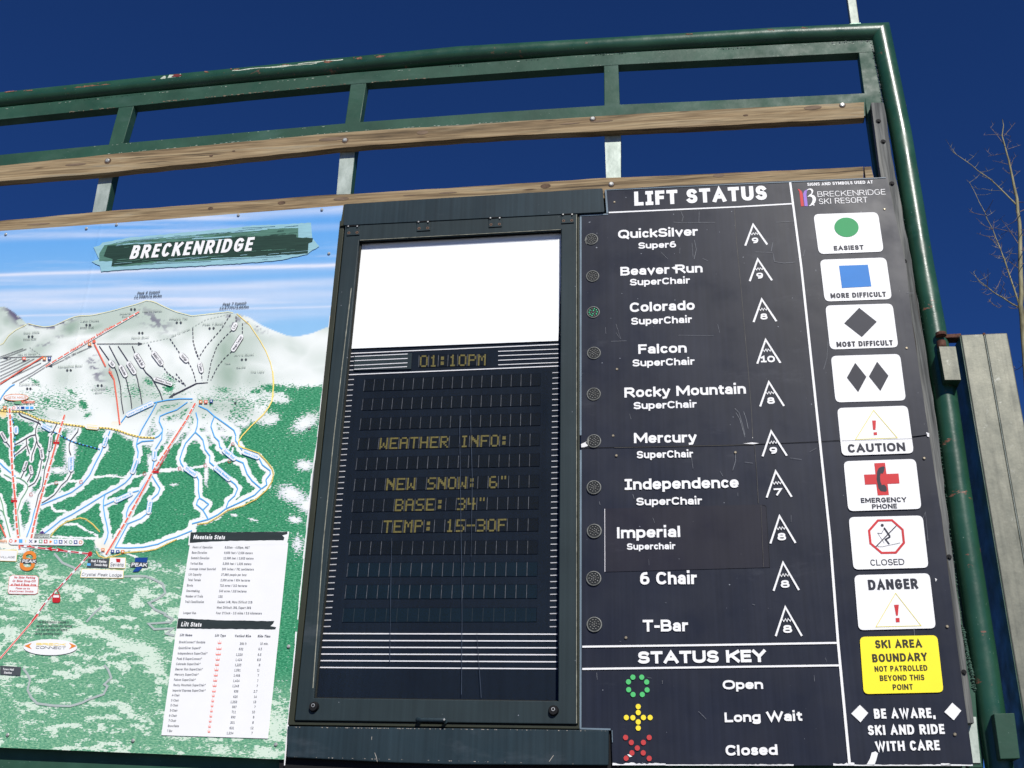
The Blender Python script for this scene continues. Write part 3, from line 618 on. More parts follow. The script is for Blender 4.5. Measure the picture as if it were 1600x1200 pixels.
for i, (bp, w0, w1) in enumerate(branches):
    dy = random.uniform(-.5, .5); n = len(bp); big = w0 > 2
    # keep each branch joined to its start and drifting in depth
    pp = [PT(*p, dy*(k/(n-1))*.8) for k, p in enumerate(bp)]
    mb = MB(); mb.tube(pp, [(w0+(w1-w0)*k/(n-1))*mpt*.62 for k in range(n)], 6)
    for k in range(n-1):                                  # short spurs
        if random.random() < (.9 if big else .5):
            t = random.random(); a = pp[k].lerp(pp[k+1], t); s_ = random.choice((-1, 1))
            mb.tube([a, a+Vector((s_*random.uniform(.01, .03), random.uniform(-.02, .02), random.uniform(.01, .045)))], [w1*mpt*.55, w1*mpt*.4], 5)
    if True:                                              # fine side twigs
        for k in range(n-1):
            for _ in range(2 if big else 1):
                if random.random() < .42:
                    a = pp[k].lerp(pp[k+1], random.random()); s_ = random.choice((-1, 1)); L_ = random.uniform(.06, .22)*(1 if big else .6)
                    dr = Vector((s_*random.uniform(.35, 1), random.uniform(-.7, .7), random.uniform(.1, .9))).normalized(); b3 = a+dr*L_*.5; c3 = b3+(dr+Vector((0, 0, .3))).normalized()*L_*.5
                    mb.tube([a, b3, c3], [.36*mpt, .3*mpt, .22*mpt], 5)
                    if random.random() < .6: mb.tube([b3, b3+Vector((-s_*.02, random.uniform(-.03, .03), .045))*random.uniform(.6, 1.4)], [.32*mpt, .22*mpt], 5)
    mb.build('branch', bm_ if big else bt, tree, smooth=True)
# ---------------------------------------------------------------- trail map: printed sheets
c = P(250, 1180, 0)
tm = thing('trail_map', 'large printed ski trail map with white peaks, green forest and blue runs', 'map', (c.x, c.y, c.z))
m1 = zf(0, 320, 4); m2 = zf(250, 320, 4); m3 = zf(0, 580, 5); m4 = zf(240, 580, 5); m5 = zf(0, 780, 6.154); m6 = zf(0, 960, 5); m7 = zf(240, 820, 6.154); m8 = zf(240, 980, 5.4545); m9 = zf(0, 600, 10); m10 = zf(0, 720, 10); m11 = zf(150, 500, 10); m12 = zf(0, 450, 8)
blue = [m3((945, 400), (985, 345)), m3((1195, 248), (1225, 240), (1300, 225), (1400, 214), (1505, 215)), m3((1225, 245), (1180, 330), (1110, 450), (1075, 530), (1066, 575), (1080, 630), (1072, 690)),
 m3((1032, 800), (1020, 825), (980, 870), (910, 915), (820, 960), (700, 1035), (560, 1120), (480, 1160), (400, 1225), (340, 1270)), m3((1465, 240), (1380, 300), (1300, 328), (1250, 350), (1243, 390), (1270, 450), (1262, 530), (1212, 610)),
 m3((1205, 695), (1195, 740), (1190, 790), (1130, 880), (1080, 960), (1005, 1060), (988, 1110), (990, 1190)), m3((1268, 470), (1240, 505), (1210, 520)), m3((1066, 570), (1110, 547), (1200, 540)), m3((860, 465), (845, 500)), m3((805, 590), (785, 640), (745, 715), (700, 810), (640, 885), (560, 945), (450, 990), (320, 1045)),
 m3((820, 965), (808, 1010), (808, 1060), (820, 1140), (835, 1200), (845, 1260), (838, 1300), (815, 1350)), m3((812, 1050), (895, 1012)), m3((1035, 945), (1085, 932)), m3((1190, 820), (1215, 860), (1250, 915), (1235, 955), (1185, 1000)), m3((1150, 1110), (1100, 1150), (1000, 1190), (930, 1320), (898, 1380)),
 m4((330, 320), (345, 380), (340, 430), (325, 475), (290, 515), (250, 560), (225, 620), (205, 685), (215, 720), (235, 748)), m4((335, 815), (352, 850), (350, 930), (360, 990)), m4((360, 990), (395, 1010), (430, 1038), (385, 1082), (335, 1040), (345, 1005), (360, 990)), m4((385, 1082), (405, 1115), (425, 1150)),
 m4((325, 475), (360, 505), (385, 535), (402, 610), (440, 660), (438, 710), (475, 742)), m4((600, 853), (640, 885), (657, 915), (635, 970), (585, 1015), (568, 1060)), m4((350, 268), (420, 300), (475, 350), (560, 410), (628, 460), (642, 500), (640, 540), (692, 615)),
 m4((825, 680), (850, 730), (910, 775), (912, 800), (878, 845), (885, 885), (845, 915)), m4((475, 350), (455, 400), (448, 430), (475, 510), (510, 545), (518, 590), (540, 612)), m4((640, 690), (700, 715), (730, 800), (770, 855), (840, 915), (790, 965), (680, 1020), (560, 1075), (500, 1120), (430, 1155), (300, 1190)),
 m5((1846, 300), (1700, 360), (1600, 392), (1520, 430), (1380, 460), (1240, 468), (1105, 465)), m10((0, 30), (50, 85), (140, 160), (240, 240)), m10((550, 740), (520, 850), (500, 950), (460, 1070), (415, 1190)), m9((0, 250), (30, 190), (90, 110), (160, 40), (230, 0))]
black = [m11((50, 405), (205, 625)), m11((290, 735), (320, 800), (350, 900), (375, 1000), (388, 1100), (395, 1250), (408, 1330), (430, 1460)), m11((205, 400), (370, 715)), m11((462, 890), (490, 1000), (505, 1080), (540, 1200), (560, 1380)), m11((345, 405), (505, 650)), m11((622, 845), (650, 930), (665, 1020), (690, 1120), (720, 1310)), m11((565, 405), (612, 520)), m11((730, 740), (780, 820), (870, 900), (940, 1020), (1000, 1130), (1040, 1250)),
 m3((1600, 90), (1530, 95), (1330, 195)), m9((605, 575), (560, 690), (552, 780), (575, 880), (545, 980), (500, 1100), (490, 1200)), m9((572, 885), (590, 950), (640, 1010)), m9((890, 620), (795, 800)), m9((772, 1040), (760, 1130), (742, 1200)), m9((550, 790), (480, 805), (400, 850), (310, 905), (225, 950)), m9((412, 850), (412, 900), (425, 980), (460, 1090)), m9((412, 960), (330, 1030), (225, 1115)), m9((1222, 690), (1215, 740), (1160, 810), (1105, 880), (1080, 950), (1083, 1040), (1108, 1110)), m9((95, 900), (180, 1010)),
 m10((1112, 170), (1095, 220), (1050, 300), (960, 380), (905, 460), (850, 530), (750, 600), (650, 660)), m10((740, 0), (695, 150), (678, 300), (655, 430), (600, 530), (555, 730)), m10((650, 0), (625, 150), (590, 260), (540, 345), (440, 405)), m10((485, 220), (425, 330)), m10((380, 160), (322, 280)), m9((290, 450), (340, 500), (470, 550), (600, 600), (645, 640))]
bb_dash = [m9((820, 740), (890, 770), (960, 810), (1110, 890), (1300, 950), (1440, 985), (1560, 1020)), m9((180, 500), (220, 640)), m9((232, 790), (235, 920), (215, 1050), (235, 1180))]
greenl = [m10((60, 210), (130, 245), (200, 290)), m10((250, 262), (300, 268), (380, 315), (432, 370), (430, 430), (390, 510), (330, 600), (295, 700), (270, 800), (290, 960), (310, 1180)), m10((0, 560), (40, 690), (60, 820), (110, 1000), (160, 1190)), m10((0, 765), (40, 790), (60, 850))]
road = [m6((180, 420), (215, 465), (235, 510), (215, 590), (245, 650), (290, 695), (420, 712), (550, 715), (640, 690), (700, 660), (810, 622), (840, 562), (815, 545), (870, 495), (845, 430), (815, 395)), m5((1180, 742), (1300, 738), (1400, 740), (1480, 770), (1565, 812), (1590, 900), (1520, 955), (1430, 995), (1490, 1060), (1600, 1105)), m6((1280, 0), (1350, 35), (1330, 60), (1160, 72), (1205, 115), (1350, 108), (1300, 150), (1365, 165)), m5((520, 520), (600, 610), (760, 680)), m5((830, 1180), (900, 1100), (980, 1030))]
lift = [m3((75, 290), (85, 480), (95, 760), (115, 960), (130, 1200), (155, 1390)), m3((505, 340), (450, 520), (350, 880), (300, 1060), (265, 1200), (232, 1370)), m3((1525, 250), (1450, 390), (1190, 790), (1100, 960), (980, 1180), (830, 1430))]
sred = [m3((850, 0), (890, 60), (912, 220), (935, 415)), m1((590, 870), (660, 1010)), m12((0, 1200), (260, 1030), (540, 855)), m10((0, 990), (40, 1080), (90, 1190))]
wide = blue+bb_dash[:1]
ridge = [(-330, 500), (-120, 470), (0, 479), (9, 480), (19, 486), (29, 494), (41, 505), (52, 508), (70, 511.5), (85, 509), (106, 499), (120, 494), (144, 493), (175, 486), (200, 479), (215, 475), (227.5, 470), (240, 471), (255, 479), (275, 487.5), (300, 494), (325, 491), (357, 487.5), (370, 490), (390, 496), (410, 509), (430, 517.5), (450, 525), (465, 526), (487.5, 521), (512, 511), (560, 500)]
# --- the picture as values on a fine grid of the sheet: base colour, and how thick the printed forest is
NX, NY = 440, 440
edgeR = [(536.5, 321), (521, 460), (508, 580), (497, 688), (488, 744), (481, 818), (446, 1187)]
gy = np.linspace(318, 1189, NY); X = np.zeros((NY, NX)); Y = np.zeros((NY, NX))
topP = [(-330, 391), (0, 361), (175, 349), (536.5, 321)]; botP = [(-330, 1149), (0, 1168), (320, 1181), (446, 1187)]
for j in range(NY):
    t = j/(NY-1)
    yr = 321+(1187-321)*t; xr = lerp_x(edgeR, yr)
    xl = -230
    for i in range(NX):
        s_ = (i/(NX-1))**.8; x = xl+(xr-xl)*s_
        ya = lerp_pts(topP, x); yb = lerp_pts(botP, x); X[j, i] = x; Y[j, i] = ya+(yb-ya)*t
def fld(nx, ny, seed, oct_=4):                       # smooth value noise in photo pixels, cell nx by ny
    out = np.zeros_like(X); amp = 1; tot = 0
    for o in range(oct_):
        r = np.random.default_rng(seed+o); gsz = 200; T = r.random((gsz, gsz))
        u = (X+400)/nx*2**o; v = Y/ny*2**o; i0 = np.floor(u).astype(int); j0 = np.floor(v).astype(int)
        fu = u-i0; fv = v-j0; fu = fu*fu*(3-2*fu); fv = fv*fv*(3-2*fv); i0 %= gsz; j0 %= gsz; i1 = (i0+1) % gsz; j1 = (j0+1) % gsz
        out += amp*((T[j0, i0]*(1-fu)+T[j0, i1]*fu)*(1-fv)+(T[j1, i0]*(1-fu)+T[j1, i1]*fu)*fv); tot += amp; amp *= .5
    return out/tot
def sstep(a, b2, v): t = np.clip((v-a)/(b2-a), 0, 1); return t*t*(3-2*t)
def dist(lines):
    D = np.full(X.shape, 1e9)
    for L in lines:
        for (x0, y0_), (x1, y1_) in zip(L[:-1], L[1:]):
            dx, dy = x1-x0, y1_-y0_; q = dx*dx+dy*dy+1e-9; t = np.clip(((X-x0)*dx+(Y-y0_)*dy)/q, 0, 1)
            D = np.minimum(D, np.hypot(X-x0-t*dx, Y-y0_-t*dy))
    return D
def blob(cx, cy, rx, ry, ang=0):
    a = math.radians(ang); u = (X-cx)*math.cos(a)+(Y-cy)*math.sin(a); v = -(X-cx)*math.sin(a)+(Y-cy)*math.cos(a)
    return np.exp(-(u/rx)**2-(v/ry)**2)
def lin(r, g_, b2): return np.array(srgb(r, g_, b2)[:3])
rid = np.interp(X, [p[0] for p in ridge], [p[1] for p in ridge])
# sky with streaks
t = np.clip((Y-330)/190, 0, 1)[..., None]
skyc = lin(88, 162, 234)*(1-t)+lin(150, 198, 240)*t
yy = Y+X*.035; st_ = fld(240, 9, 11, 5); cl = np.zeros_like(X)
for y0_, wd, am in ((349, 7, .5), (431, 2.6, .8), (434, 8, .35), (461, 7, .62), (478, 14, .55), (495, 1.6, .6), (372, 5, .25), (505, 10, .35)):
    cl += am*np.exp(-((yy-y0_-8*(fld(300, 40, int(y0_))-.5))/wd)**2)*(.5+st_)
cl = np.clip(cl+.25*sstep(.55, .8, st_), 0, 1)[..., None]
skyc = skyc*(1-cl)+lin(225, 230, 248)*cl
# snow bowls
sh = fld(70, 55, 30, 3)*.6+fld(200, 120, 44, 2)*.4
shade = sstep(.38, .62, sh)*.62
for cx, cy, rx, ry, ang, am in ((355, 560, 34, 60, 5, .85), (30, 535, 34, 22, -30, .7), (110, 512, 26, 16, -30, .8), (150, 512, 30, 12, -25, .55), (200, 540, 30, 22, 0, .35), (60, 545, 50, 16, -35, .5), (175, 590, 30, 36, 0, .5), (100, 590, 24, 26, 0, .4), (395, 590, 40, 24, 20, .5), (455, 545, 24, 10, 25, .45), (430, 590, 60, 14, 0, .3), (10, 500, 16, 14, 40, .6), (330, 510, 30, 10, -15, .5), (260, 530, 34, 10, 25, .4), (500, 560, 30, 20, 0, .3)):
    shade = np.maximum(shade, am*1.25*blob(cx, cy, rx, ry, ang)*(.6+.7*fld(40, 30, 71)))
for cx, cy, rx, ry, ang, am in ((130, 527, 40, 4, -8, 1), (320, 535, 18, 26, 0, .8), (300, 560, 16, 30, 0, .7), (480, 600, 60, 16, 0, .8), (430, 556, 30, 22, 30, .8), (60, 600, 22, 12, -30, .5), (120, 618, 40, 16, 0, .5)):
    shade *= 1-am*blob(cx, cy, rx, ry, ang)
shade *= 1-.75*sstep(620, 700, Y)
shade = np.clip(shade, 0, 1)[..., None]
snow = lin(252, 253, 252)*(1-shade)+lin(152, 176, 158)*shade
rock = (sstep(.50, .56, fld(14, 7, 90, 4))*(1.5*blob(27, 492, 24, 9, 38)+blob(62, 508, 30, 4, 8)+blob(100, 503, 20, 4, -20)))
rock += sstep(.55, .6, fld(9, 5, 95, 4))*(blob(362, 500, 12, 9, 0)+blob(395, 507, 22, 5, 30)+.9*blob(148, 575, 10, 30, -20)+.8*blob(240, 500, 30, 12, 30)+.7*blob(75, 535, 26, 4, -25))
rock = np.clip(rock, 0, 1)[..., None]
snow = snow*(1-rock)+lin(112, 105, 130)*rock
isky = sstep(-.6, .6, rid-Y)[..., None]
base_ = skyc*isky+snow*(1-isky)
# forest thickness 0..1
tl_ = np.interp(X, [-330, 0, 40, 60, 110, 130, 150, 185, 215, 240, 275, 300, 340, 380, 400, 430, 470, 510, 560], [640, 646, 655, 668, 668, 662, 668, 672, 690, 672, 690, 688, 690, 668, 650, 618, 604, 600, 600])
n1 = fld(16, 8, 120, 4); n2 = fld(60, 30, 140, 4)
fo = sstep(-6, 10, Y-tl_+14*(n1-.5))*.9
scat = sstep(585, 635, Y+24*(n2-.5))*.50*sstep(.30, .52, n2+.25*(n1-.5)); fo = np.maximum(fo, scat)
for cx, cy, rx, ry, ang, am in ((264, 605, 10, 9, 0, .9), (232, 597, 14, 7, 35, .6), (210, 610, 22, 16, 30, .45), (265, 592, 18, 8, 30, .5), (112, 613, 12, 4, 30, .7), (130, 632, 10, 7, 50, .9), (137, 649, 8, 5, -20, .8), (72, 625, 10, 8, 50, .7), (55, 597, 14, 5, 30, .6), (430, 607, 30, 8, 3, .85), (455, 612, 16, 12, 0, .85), (400, 612, 14, 5, 0, .7), (350, 610, 20, 7, 10, .55), (480, 606, 18, 5, 0, .6), (360, 640, 30, 18, 20, .3), (265, 655, 12, 7, 20, .75), (312, 672, 14, 6, 0, .6), (170, 610, 12, 8, 0, .4)):
    fo = np.maximum(fo, am*blob(cx, cy, rx, ry, ang)*1.1)
for cx, cy, rx, ry, ang in ((476, 727, 15, 9, 8), (455, 772, 24, 14, 20), (480, 790, 14, 12, 0), (461, 812, 12, 6, 10), (272, 757, 8, 2, -8), (366, 805, 7, 2, 10), (395, 812, 9, 2, 15), (478, 660, 26, 12, -30), (440, 625, 14, 6, 0), (405, 650, 16, 12, 0), (425, 655, 14, 8, -30), (240, 690, 20, 10, 0), (270, 665, 26, 10, 0)):
    fo *= 1-.92*blob(cx, cy, rx, ry, ang)
# lower town: paler print broken by snow, with veil of glare put into colour
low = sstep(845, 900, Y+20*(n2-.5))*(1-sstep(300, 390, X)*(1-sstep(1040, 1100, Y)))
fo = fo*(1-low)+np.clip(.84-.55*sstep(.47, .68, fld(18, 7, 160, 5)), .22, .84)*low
for cx, cy, rx, ry, ang in ((40, 940, 50, 18, 25), (15, 985, 22, 8, 0), (180, 1000, 46, 10, 25), (225, 1015, 40, 14, 25), (130, 985, 40, 5, 5), (60, 1080, 20, 8, 30), (110, 1022, 40, 4, 5), (240, 1040, 24, 16, 40), (432, 1130, 26, 30, 0), (412, 1178, 34, 12, 0), (470, 1085, 12, 20, 0), (345, 1172, 24, 12, 0), (200, 1110, 16, 8, 30), (28, 1120, 8, 30, -20), (90, 1135, 40, 4, -8), (120, 920, 20, 8, 0), (160, 950, 18, 8, -30), (225, 925, 20, 12, 0), (465, 850, 12, 20, 0), (20, 860, 40, 8, 0)):
    fo *= 1-.72*blob(cx, cy, rx*.8, ry*.8, ang)
for cx, cy, rx, ry, ang in ((15, 1120, 26, 60, -20), (225, 1090, 26, 50, -25), (240, 1160, 60, 14, 0), (110, 1110, 50, 14, 0), (100, 950, 40, 20, 0), (60, 1090, 50, 10, 0)):
    fo = np.maximum(fo, .82*blob(cx, cy, rx, ry, ang))
low *= 1.0
wob = 2.6*(fld(7, 5, 200, 2)-.5)*2
for L, w_ in ((blue, 6.9), (black[9:], 4.2), (greenl, 6), (lift[:2], 4.2), (lift[2:], 5)):
    fo *= sstep(w_-2, w_+.8, dist(L)+wob)
cuts = [m3((360, 890), (440, 870), (540, 860), (640, 862), (740, 832), (850, 815), (960, 828), (1050, 828), (1180, 790), (1400, 770), (1600, 740)), m4((60, 770), (200, 760), (340, 750), (420, 735)), m4((480, 730), (560, 695), (600, 690), (620, 600)), m10((800, 640), (820, 740), (870, 790), (1000, 780), (1100, 830)), m5((600, 245), (740, 240), (830, 300), (940, 350)), m5((1210, 520), (1330, 560)), m10((500, 600), (480, 560), (560, 540)), m4((320, 480), (470, 490), (620, 500)), m5((500, 360), (700, 370), (940, 380)), m4((650, 505), (560, 640)) ]
fo *= sstep(.6, 3.0, dist(cuts)+wob*.4)
for cx, cy, rx, ry, ang in ((30, 840, 26, 20, 0), (52, 790, 8, 20, 0), (165, 855, 14, 14, 0), (165, 700, 6, 6, 0), (110, 700, 10, 40, 5), (45, 775, 14, 8, 0), (235, 720, 6, 12, 0), (90, 735, 14, 6, 0), (150, 660, 16, 10, 0), (322, 740, 4, 20, 0)):
    fo *= 1-.95*blob(cx, cy, rx, ry, ang)
fo *= (1-isky[..., 0])
yel_ = np.clip(1.6*blob(181, 663, 8, 5, 0)+1.5*blob(165, 850, 17, 9, 10)+1.4*blob(50, 843, 30, 9, 0)+1.2*blob(5, 646, 6, 8, 0)+blob(10, 850, 20, 8), 0, 1)
yel_ = sstep(.45, .6, yel_)[..., None]; base_ = base_*(1-yel_)+lin(252, 215, 105)*yel_; fo *= (1-yel_[..., 0])
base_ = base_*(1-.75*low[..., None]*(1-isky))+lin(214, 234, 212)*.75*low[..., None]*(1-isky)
fade_ = (1-sstep(.3, .75, fo))*sstep(636, 668, Y)*(1-low)*.9*(1-isky[..., 0]); base_ = base_*(1-fade_[..., None])+lin(253, 254, 253)*fade_[..., None]
pur_ = (1-low)*sstep(.12, .5, fo)*(1-sstep(.5, .8, fo))*sstep(640, 680, Y)*.28; base_ = base_*(1-pur_[..., None])+lin(170, 150, 200)*pur_[..., None]
lilac = .22*sstep(8, 2, dist(blue[2:12]))*sstep(640, 660, Y); base_ = base_*(1-lilac[..., None])+lin(214, 222, 230)*lilac[..., None]
verts = []
Vv = R2
for j in range(NY):
    for i in range(NX): verts.append(None)
vx = (X-800)/800; vy = (Y-600)/800
VX = R2.x*vx-U2.x*vy+fwd.x*F; VY = R2.y*vx-U2.y*vy+fwd.y*F; VZ = R2.z*vx-U2.z*vy+fwd.z*F
K = BY/VY; co3 = np.stack([CAM.x+VX*K, CAM.y+VY*K, CAM.z+VZ*K], -1)
# the sheet ripples slightly between its screws
rip = .0010*np.sin(co3[..., 0]*2.3+1)*np.sin(co3[..., 2]*2.9)+.0006*(fld(110, 140, 300, 2)-.5)
seam_x = P(160, 345).x; co3[..., 1] -= np.exp(-((co3[..., 0]-seam_x)/.007)**2)*.0010
co3[..., 1] -= np.clip(rip, -.0004, .0013)
def grid_mesh(name, i0, i1, parent, lab):
    cc = co3[:, i0:i1].reshape(-1, 3); nx_ = i1-i0
    jj, ii = np.meshgrid(np.arange(NY-1), np.arange(nx_-1), indexing='ij'); a = (jj*nx_+ii).ravel()
    quads = np.stack([a+nx_, a+nx_+1, a+1, a], -1)
    me = bpy.data.meshes.new(name); me.vertices.add(len(cc)); me.vertices.foreach_set('co', cc.ravel().astype(np.float32))
    me.loops.add(quads.size); me.loops.foreach_set('vertex_index', quads.ravel().astype(np.int32))
    me.polygons.add(len(quads)); me.polygons.foreach_set('loop_start', np.arange(0, quads.size, 4, dtype=np.int32)); me.polygons.foreach_set('loop_total', np.full(len(quads), 4, dtype=np.int32))
    me.update(calc_edges=True); me.polygons.foreach_set('use_smooth', [True]*len(quads))
    ca = me.color_attributes.new('print', 'FLOAT_COLOR', 'POINT')
    ca.data.foreach_set('color', np.concatenate([base_[:, i0:i1].reshape(-1, 3), fo[:, i0:i1].reshape(-1, 1)], 1).ravel().astype(np.float32))
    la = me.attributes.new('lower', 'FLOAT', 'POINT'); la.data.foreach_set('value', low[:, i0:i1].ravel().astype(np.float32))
    return link(name, me, parent, [M_map], lab)
M_map, nt_, b_ = nodes('map print')
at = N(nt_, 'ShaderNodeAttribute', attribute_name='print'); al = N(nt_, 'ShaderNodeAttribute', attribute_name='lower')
nf = tex(nt_, (75, 75, 210), 1, 3, .6); nf2 = tex(nt_, (300, 300, 420), 1, 2, .6)
ad = N(nt_, 'ShaderNodeMath', operation='MULTIPLY_ADD'); nt_.links.new(nf2, ad.inputs[0]); ad.inputs[1].default_value = .35; nt_.links.new(nf, ad.inputs[2])
mr = N(nt_, 'ShaderNodeMapRange'); mr.inputs['From Min'].default_value = .46; mr.inputs['From Max'].default_value = .93; mr.inputs['To Min'].default_value = 0; mr.inputs['To Max'].default_value = 1
nt_.links.new(ad.outputs[0], mr.inputs[0])
sb = N(nt_, 'ShaderNodeMath', operation='SUBTRACT'); nt_.links.new(at.outputs['Alpha'], sb.inputs[0]); nt_.links.new(mr.outputs[0], sb.inputs[1])
mk = ramp(nt_, sb.outputs[0], [(.0, K1), (.07, W1)])
gr = ramp(nt_, tex(nt_, (90, 90, 260), 1, 4, .65), [(.32, srgb(24, 98, 68)), (.5, srgb(54, 148, 102)), (.68, srgb(118, 194, 152))])
gr2 = ramp(nt_, tex(nt_, (80, 80, 220), 1, 5, .65), [(.32, srgb(66, 132, 102)), (.5, srgb(110, 172, 136)), (.68, srgb(172, 212, 172))])  # lower greens paled to carry the glare over the sheet
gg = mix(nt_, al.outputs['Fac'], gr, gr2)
colr = mix(nt_, mk, at.outputs['Color'], gg); colr = mix(nt_, 1, colr, (.82, .84, .81, 1), 'MULTIPLY')
nt_.links.new(colr, b_.inputs['Base Color']); b_.inputs['Roughness'].default_value = .38; b_.inputs['Specular IOR Level'].default_value = .45
bump(nt_, b_, tex(nt_, (4, 4, 1.5), 1, 3), .01, .4)
iseam = int(np.argmin(np.abs(co3[NY//2, :, 0]-seam_x)))
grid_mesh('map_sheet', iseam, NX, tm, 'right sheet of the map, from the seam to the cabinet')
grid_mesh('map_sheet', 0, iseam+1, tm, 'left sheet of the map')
MB().prism([(-330, 392), (0, 362), (175, 350), (536, 322), (521, 460), (507.5, 580), (488, 744), (480.5, 818), (445.5, 1186), (320, 1180.5), (0, 1167.5), (-330, 1148)], -.0045, .012).build('backing_board', M_white, tm)
for x, y in ((9, 366), (135, 357), (182, 351), (372.5, 336), (503, 327.5), (514, 396), (451, 1010), (208, 1157), (12, 1148), (431, 1163), (483.6, 668.6), (-100, 372)):
    screw(tm, x, y, .003, .0068)
mb = MB()                                              # torn white strip on the sheet's right edge
ed = [(536.5, 321), (531, 370), (526, 420), (521, 460), (513, 530), (508, 580), (497, 688), (488, 744), (481, 818), (465, 975), (446, 1187)]
for i in range(46):
    y0_ = 322+i*19; x0 = lerp_x(ed, y0_); x1 = lerp_x(ed, y0_+19); j_ = random.uniform(1.0, 2.6)
    if random.random() < (.45 if y0_ < 560 else .92): mb.poly([(x0-j_, y0_), (x0+.2, y0_), (x1+.2, y0_+19), (x1-random.uniform(1.2, 2.6), y0_+19)], .0022)
mb.build('bare_edge', M_chip, tm)['kind'] = 'stuff'

# --- printed lines and lettering on the map
D1, D2, D3, D4 = .0022, .0026, .0034, .0044
C_blue = plain('run blue ink', srgb(88, 172, 232), .4, .05); C_blk = plain('run black ink', srgb(62, 60, 75, .9), .4, .1); C_red = plain('lift red ink', srgb(226, 110, 88), .4, .05); C_red2 = plain('gondola red ink', srgb(200, 45, 50, .85), .4, .05)
C_wh = plain('map white ink', (.78, .78, .77, 1), .4, .02); C_yel = plain('boundary yellow ink', srgb(246, 218, 120), .4, .05); C_grn = plain('easy run green ink', srgb(120, 175, 135, .85), .4, .05); C_road = plain('road grey ink', srgb(178, 190, 185, .85), .4, .04)
C_gtx = plain('grey label ink', srgb(172, 182, 174, .9), .4, .1); C_dtx = plain('dark label ink', srgb(78, 82, 86, .9), .4, .1); C_org = plain('orange ink', srgb(235, 140, 60, .85), .4, .05); C_nav = plain('navy ink', srgb(35, 75, 150, .85), .4, .05)
def lines(name, L, wpx, mat, d, dash=None):
    for l in L:
        o = (MB().dashes(l, wpx, d, *dash) if dash else MB().line(l, wpx, d)).build(name, mat, tm)
        if dash: o['kind'] = 'stuff'
lines('road_line', road, 3.2, C_road, D1)
lines('run_line', blue, 1.55, C_blue, D2, None); lines('run_line', black, 1.25, C_blk, D2); lines('run_line', greenl, 1.3, C_grn, D2)
lines('run_line', bb_dash, 1.3, C_blue, D2); lines('run_dash', bb_dash, 1.35, C_blk, D2+.0003, (3.5, 3))
fan = [m12((0, 860), (140, 810), (290, 755)), m12((0, 880), (160, 830), (330, 760)), m12((0, 930), (60, 910), (140, 882)), m12((0, 970), (100, 930), (210, 885)), m12((0, 1050), (180, 970), (370, 888)), m12((0, 1015), (130, 950), (280, 880)), m12((0, 1100), (230, 990), (430, 882)), m12((0, 1140), (260, 1010), (510, 895)), m12((40, 1165), (300, 1040), (515, 935)), m12((150, 1190), (400, 1060), (620, 920)), m12((240, 1190), (420, 1080), (560, 990)), m12((0, 1180), (120, 1120), (280, 1030)), m12((960, 812), (1150, 728)), m12((640, 970), (800, 895))]
lines('run_line', fan, .85, C_blk, D2)
lines('hike_line', [m12((650, 850), (70, 868)), m11((15, 372), (680, 368)), m4((425, 88), (340, 95), (150, 190))], 1.0, C_blk, D2)
dbl = [m11((815, 380), (880, 490)), m11((1032, 705), (1120, 830), (1250, 920), (1400, 1022)), m11((1155, 290), (1310, 520)), m11((1440, 655), (1490, 740), (1530, 840), (1560, 965)), m11((1510, 130), (1520, 350), (1560, 500), (1600, 600)), m2((205, 845), (220, 900), (246, 965)), m2((258, 1045), (263, 1095)), m2((440, 685), (380, 780), (290, 880), (245, 950)), m2((475, 695), (475, 738)), m2((447, 785), (400, 830), (355, 885), (320, 980), (298, 1095)), m2((515, 740), (515, 808)), m2((450, 915), (400, 960), (360, 1010), (318, 1095)), m2((100, 1055), (160, 1130)), m2((205, 770), (205, 810))]
lines('hike_dash', dbl, 1.3, C_blk, D2, (4, 2.6)); lines('hike_dash', [m1((895, 865), (1060, 830)), m1((1200, 765), (1290, 715), (1440, 680)), m12((370, 738), (510, 835))], .7, C_gtx, D2, (3, 2))
mb = MB()
for pts in (m12((30, 872), (95, 858), (95, 888)), m11((735, 368), (655, 345), (655, 392)), m4((115, 205), (165, 165), (150, 200)), m12((595, 975), (650, 950), (655, 985))): mb.poly(pts, D2+.0003)
for x, y in [p for l in (m1((180, 822), (202, 822), (540, 750), (562, 750), (820, 652), (842, 652), (870, 800), (890, 800), (1105, 735), (1130, 735), (1310, 771), (1335, 770), (420, 1033), (442, 1033), (612, 1128), (635, 1128), (170, 1148), (190, 1148)), m2((512, 967), (537, 966)), m4((638, 248),)) for p in l]:
    mb.poly([(x, y-2.1), (x+2.1, y), (x, y+2.1), (x-2.1, y)], D2+.0003)
mb.build('diamond_mark', C_dtx, tm)['kind'] = 'stuff'
bnd = [m4((930, 0), (938, 100), (925, 230), (900, 280), (860, 335), (760, 430), (690, 505), (662, 550), (668, 585), (720, 605), (820, 640), (880, 700), (925, 760), (936, 800), (925, 860), (880, 930), (800, 1000), (700, 1050), (580, 1085), (500, 1140), (420, 1185), (340, 1195)), m5((1700, 385), (1600, 432), (1500, 480), (1400, 498), (1250, 510), (1180, 520), (1100, 545), (1010, 565), (950, 545), (925, 500)), m10((790, 1190), (830, 1120), (920, 1030), (1050, 945), (1250, 890), (1340, 910), (1450, 990), (1560, 1110)), m2((480, 680), (560, 750), (620, 840), (660, 910), (690, 985), (705, 1050), (708, 1200)), m3((0, 305), (90, 315), (160, 315), (230, 340), (300, 375), (400, 395), (450, 405), (560, 420), (660, 432)), m3((770, 440), (850, 445), (920, 460), (1000, 490), (1100, 515), (1210, 520)), [(x, lerp_pts(ridge, x)-.5) for x in range(44, 366, 8)], m12((330, 455), (200, 520), (110, 590), (40, 690), (0, 710)), m5((160, 485), (0, 490))]
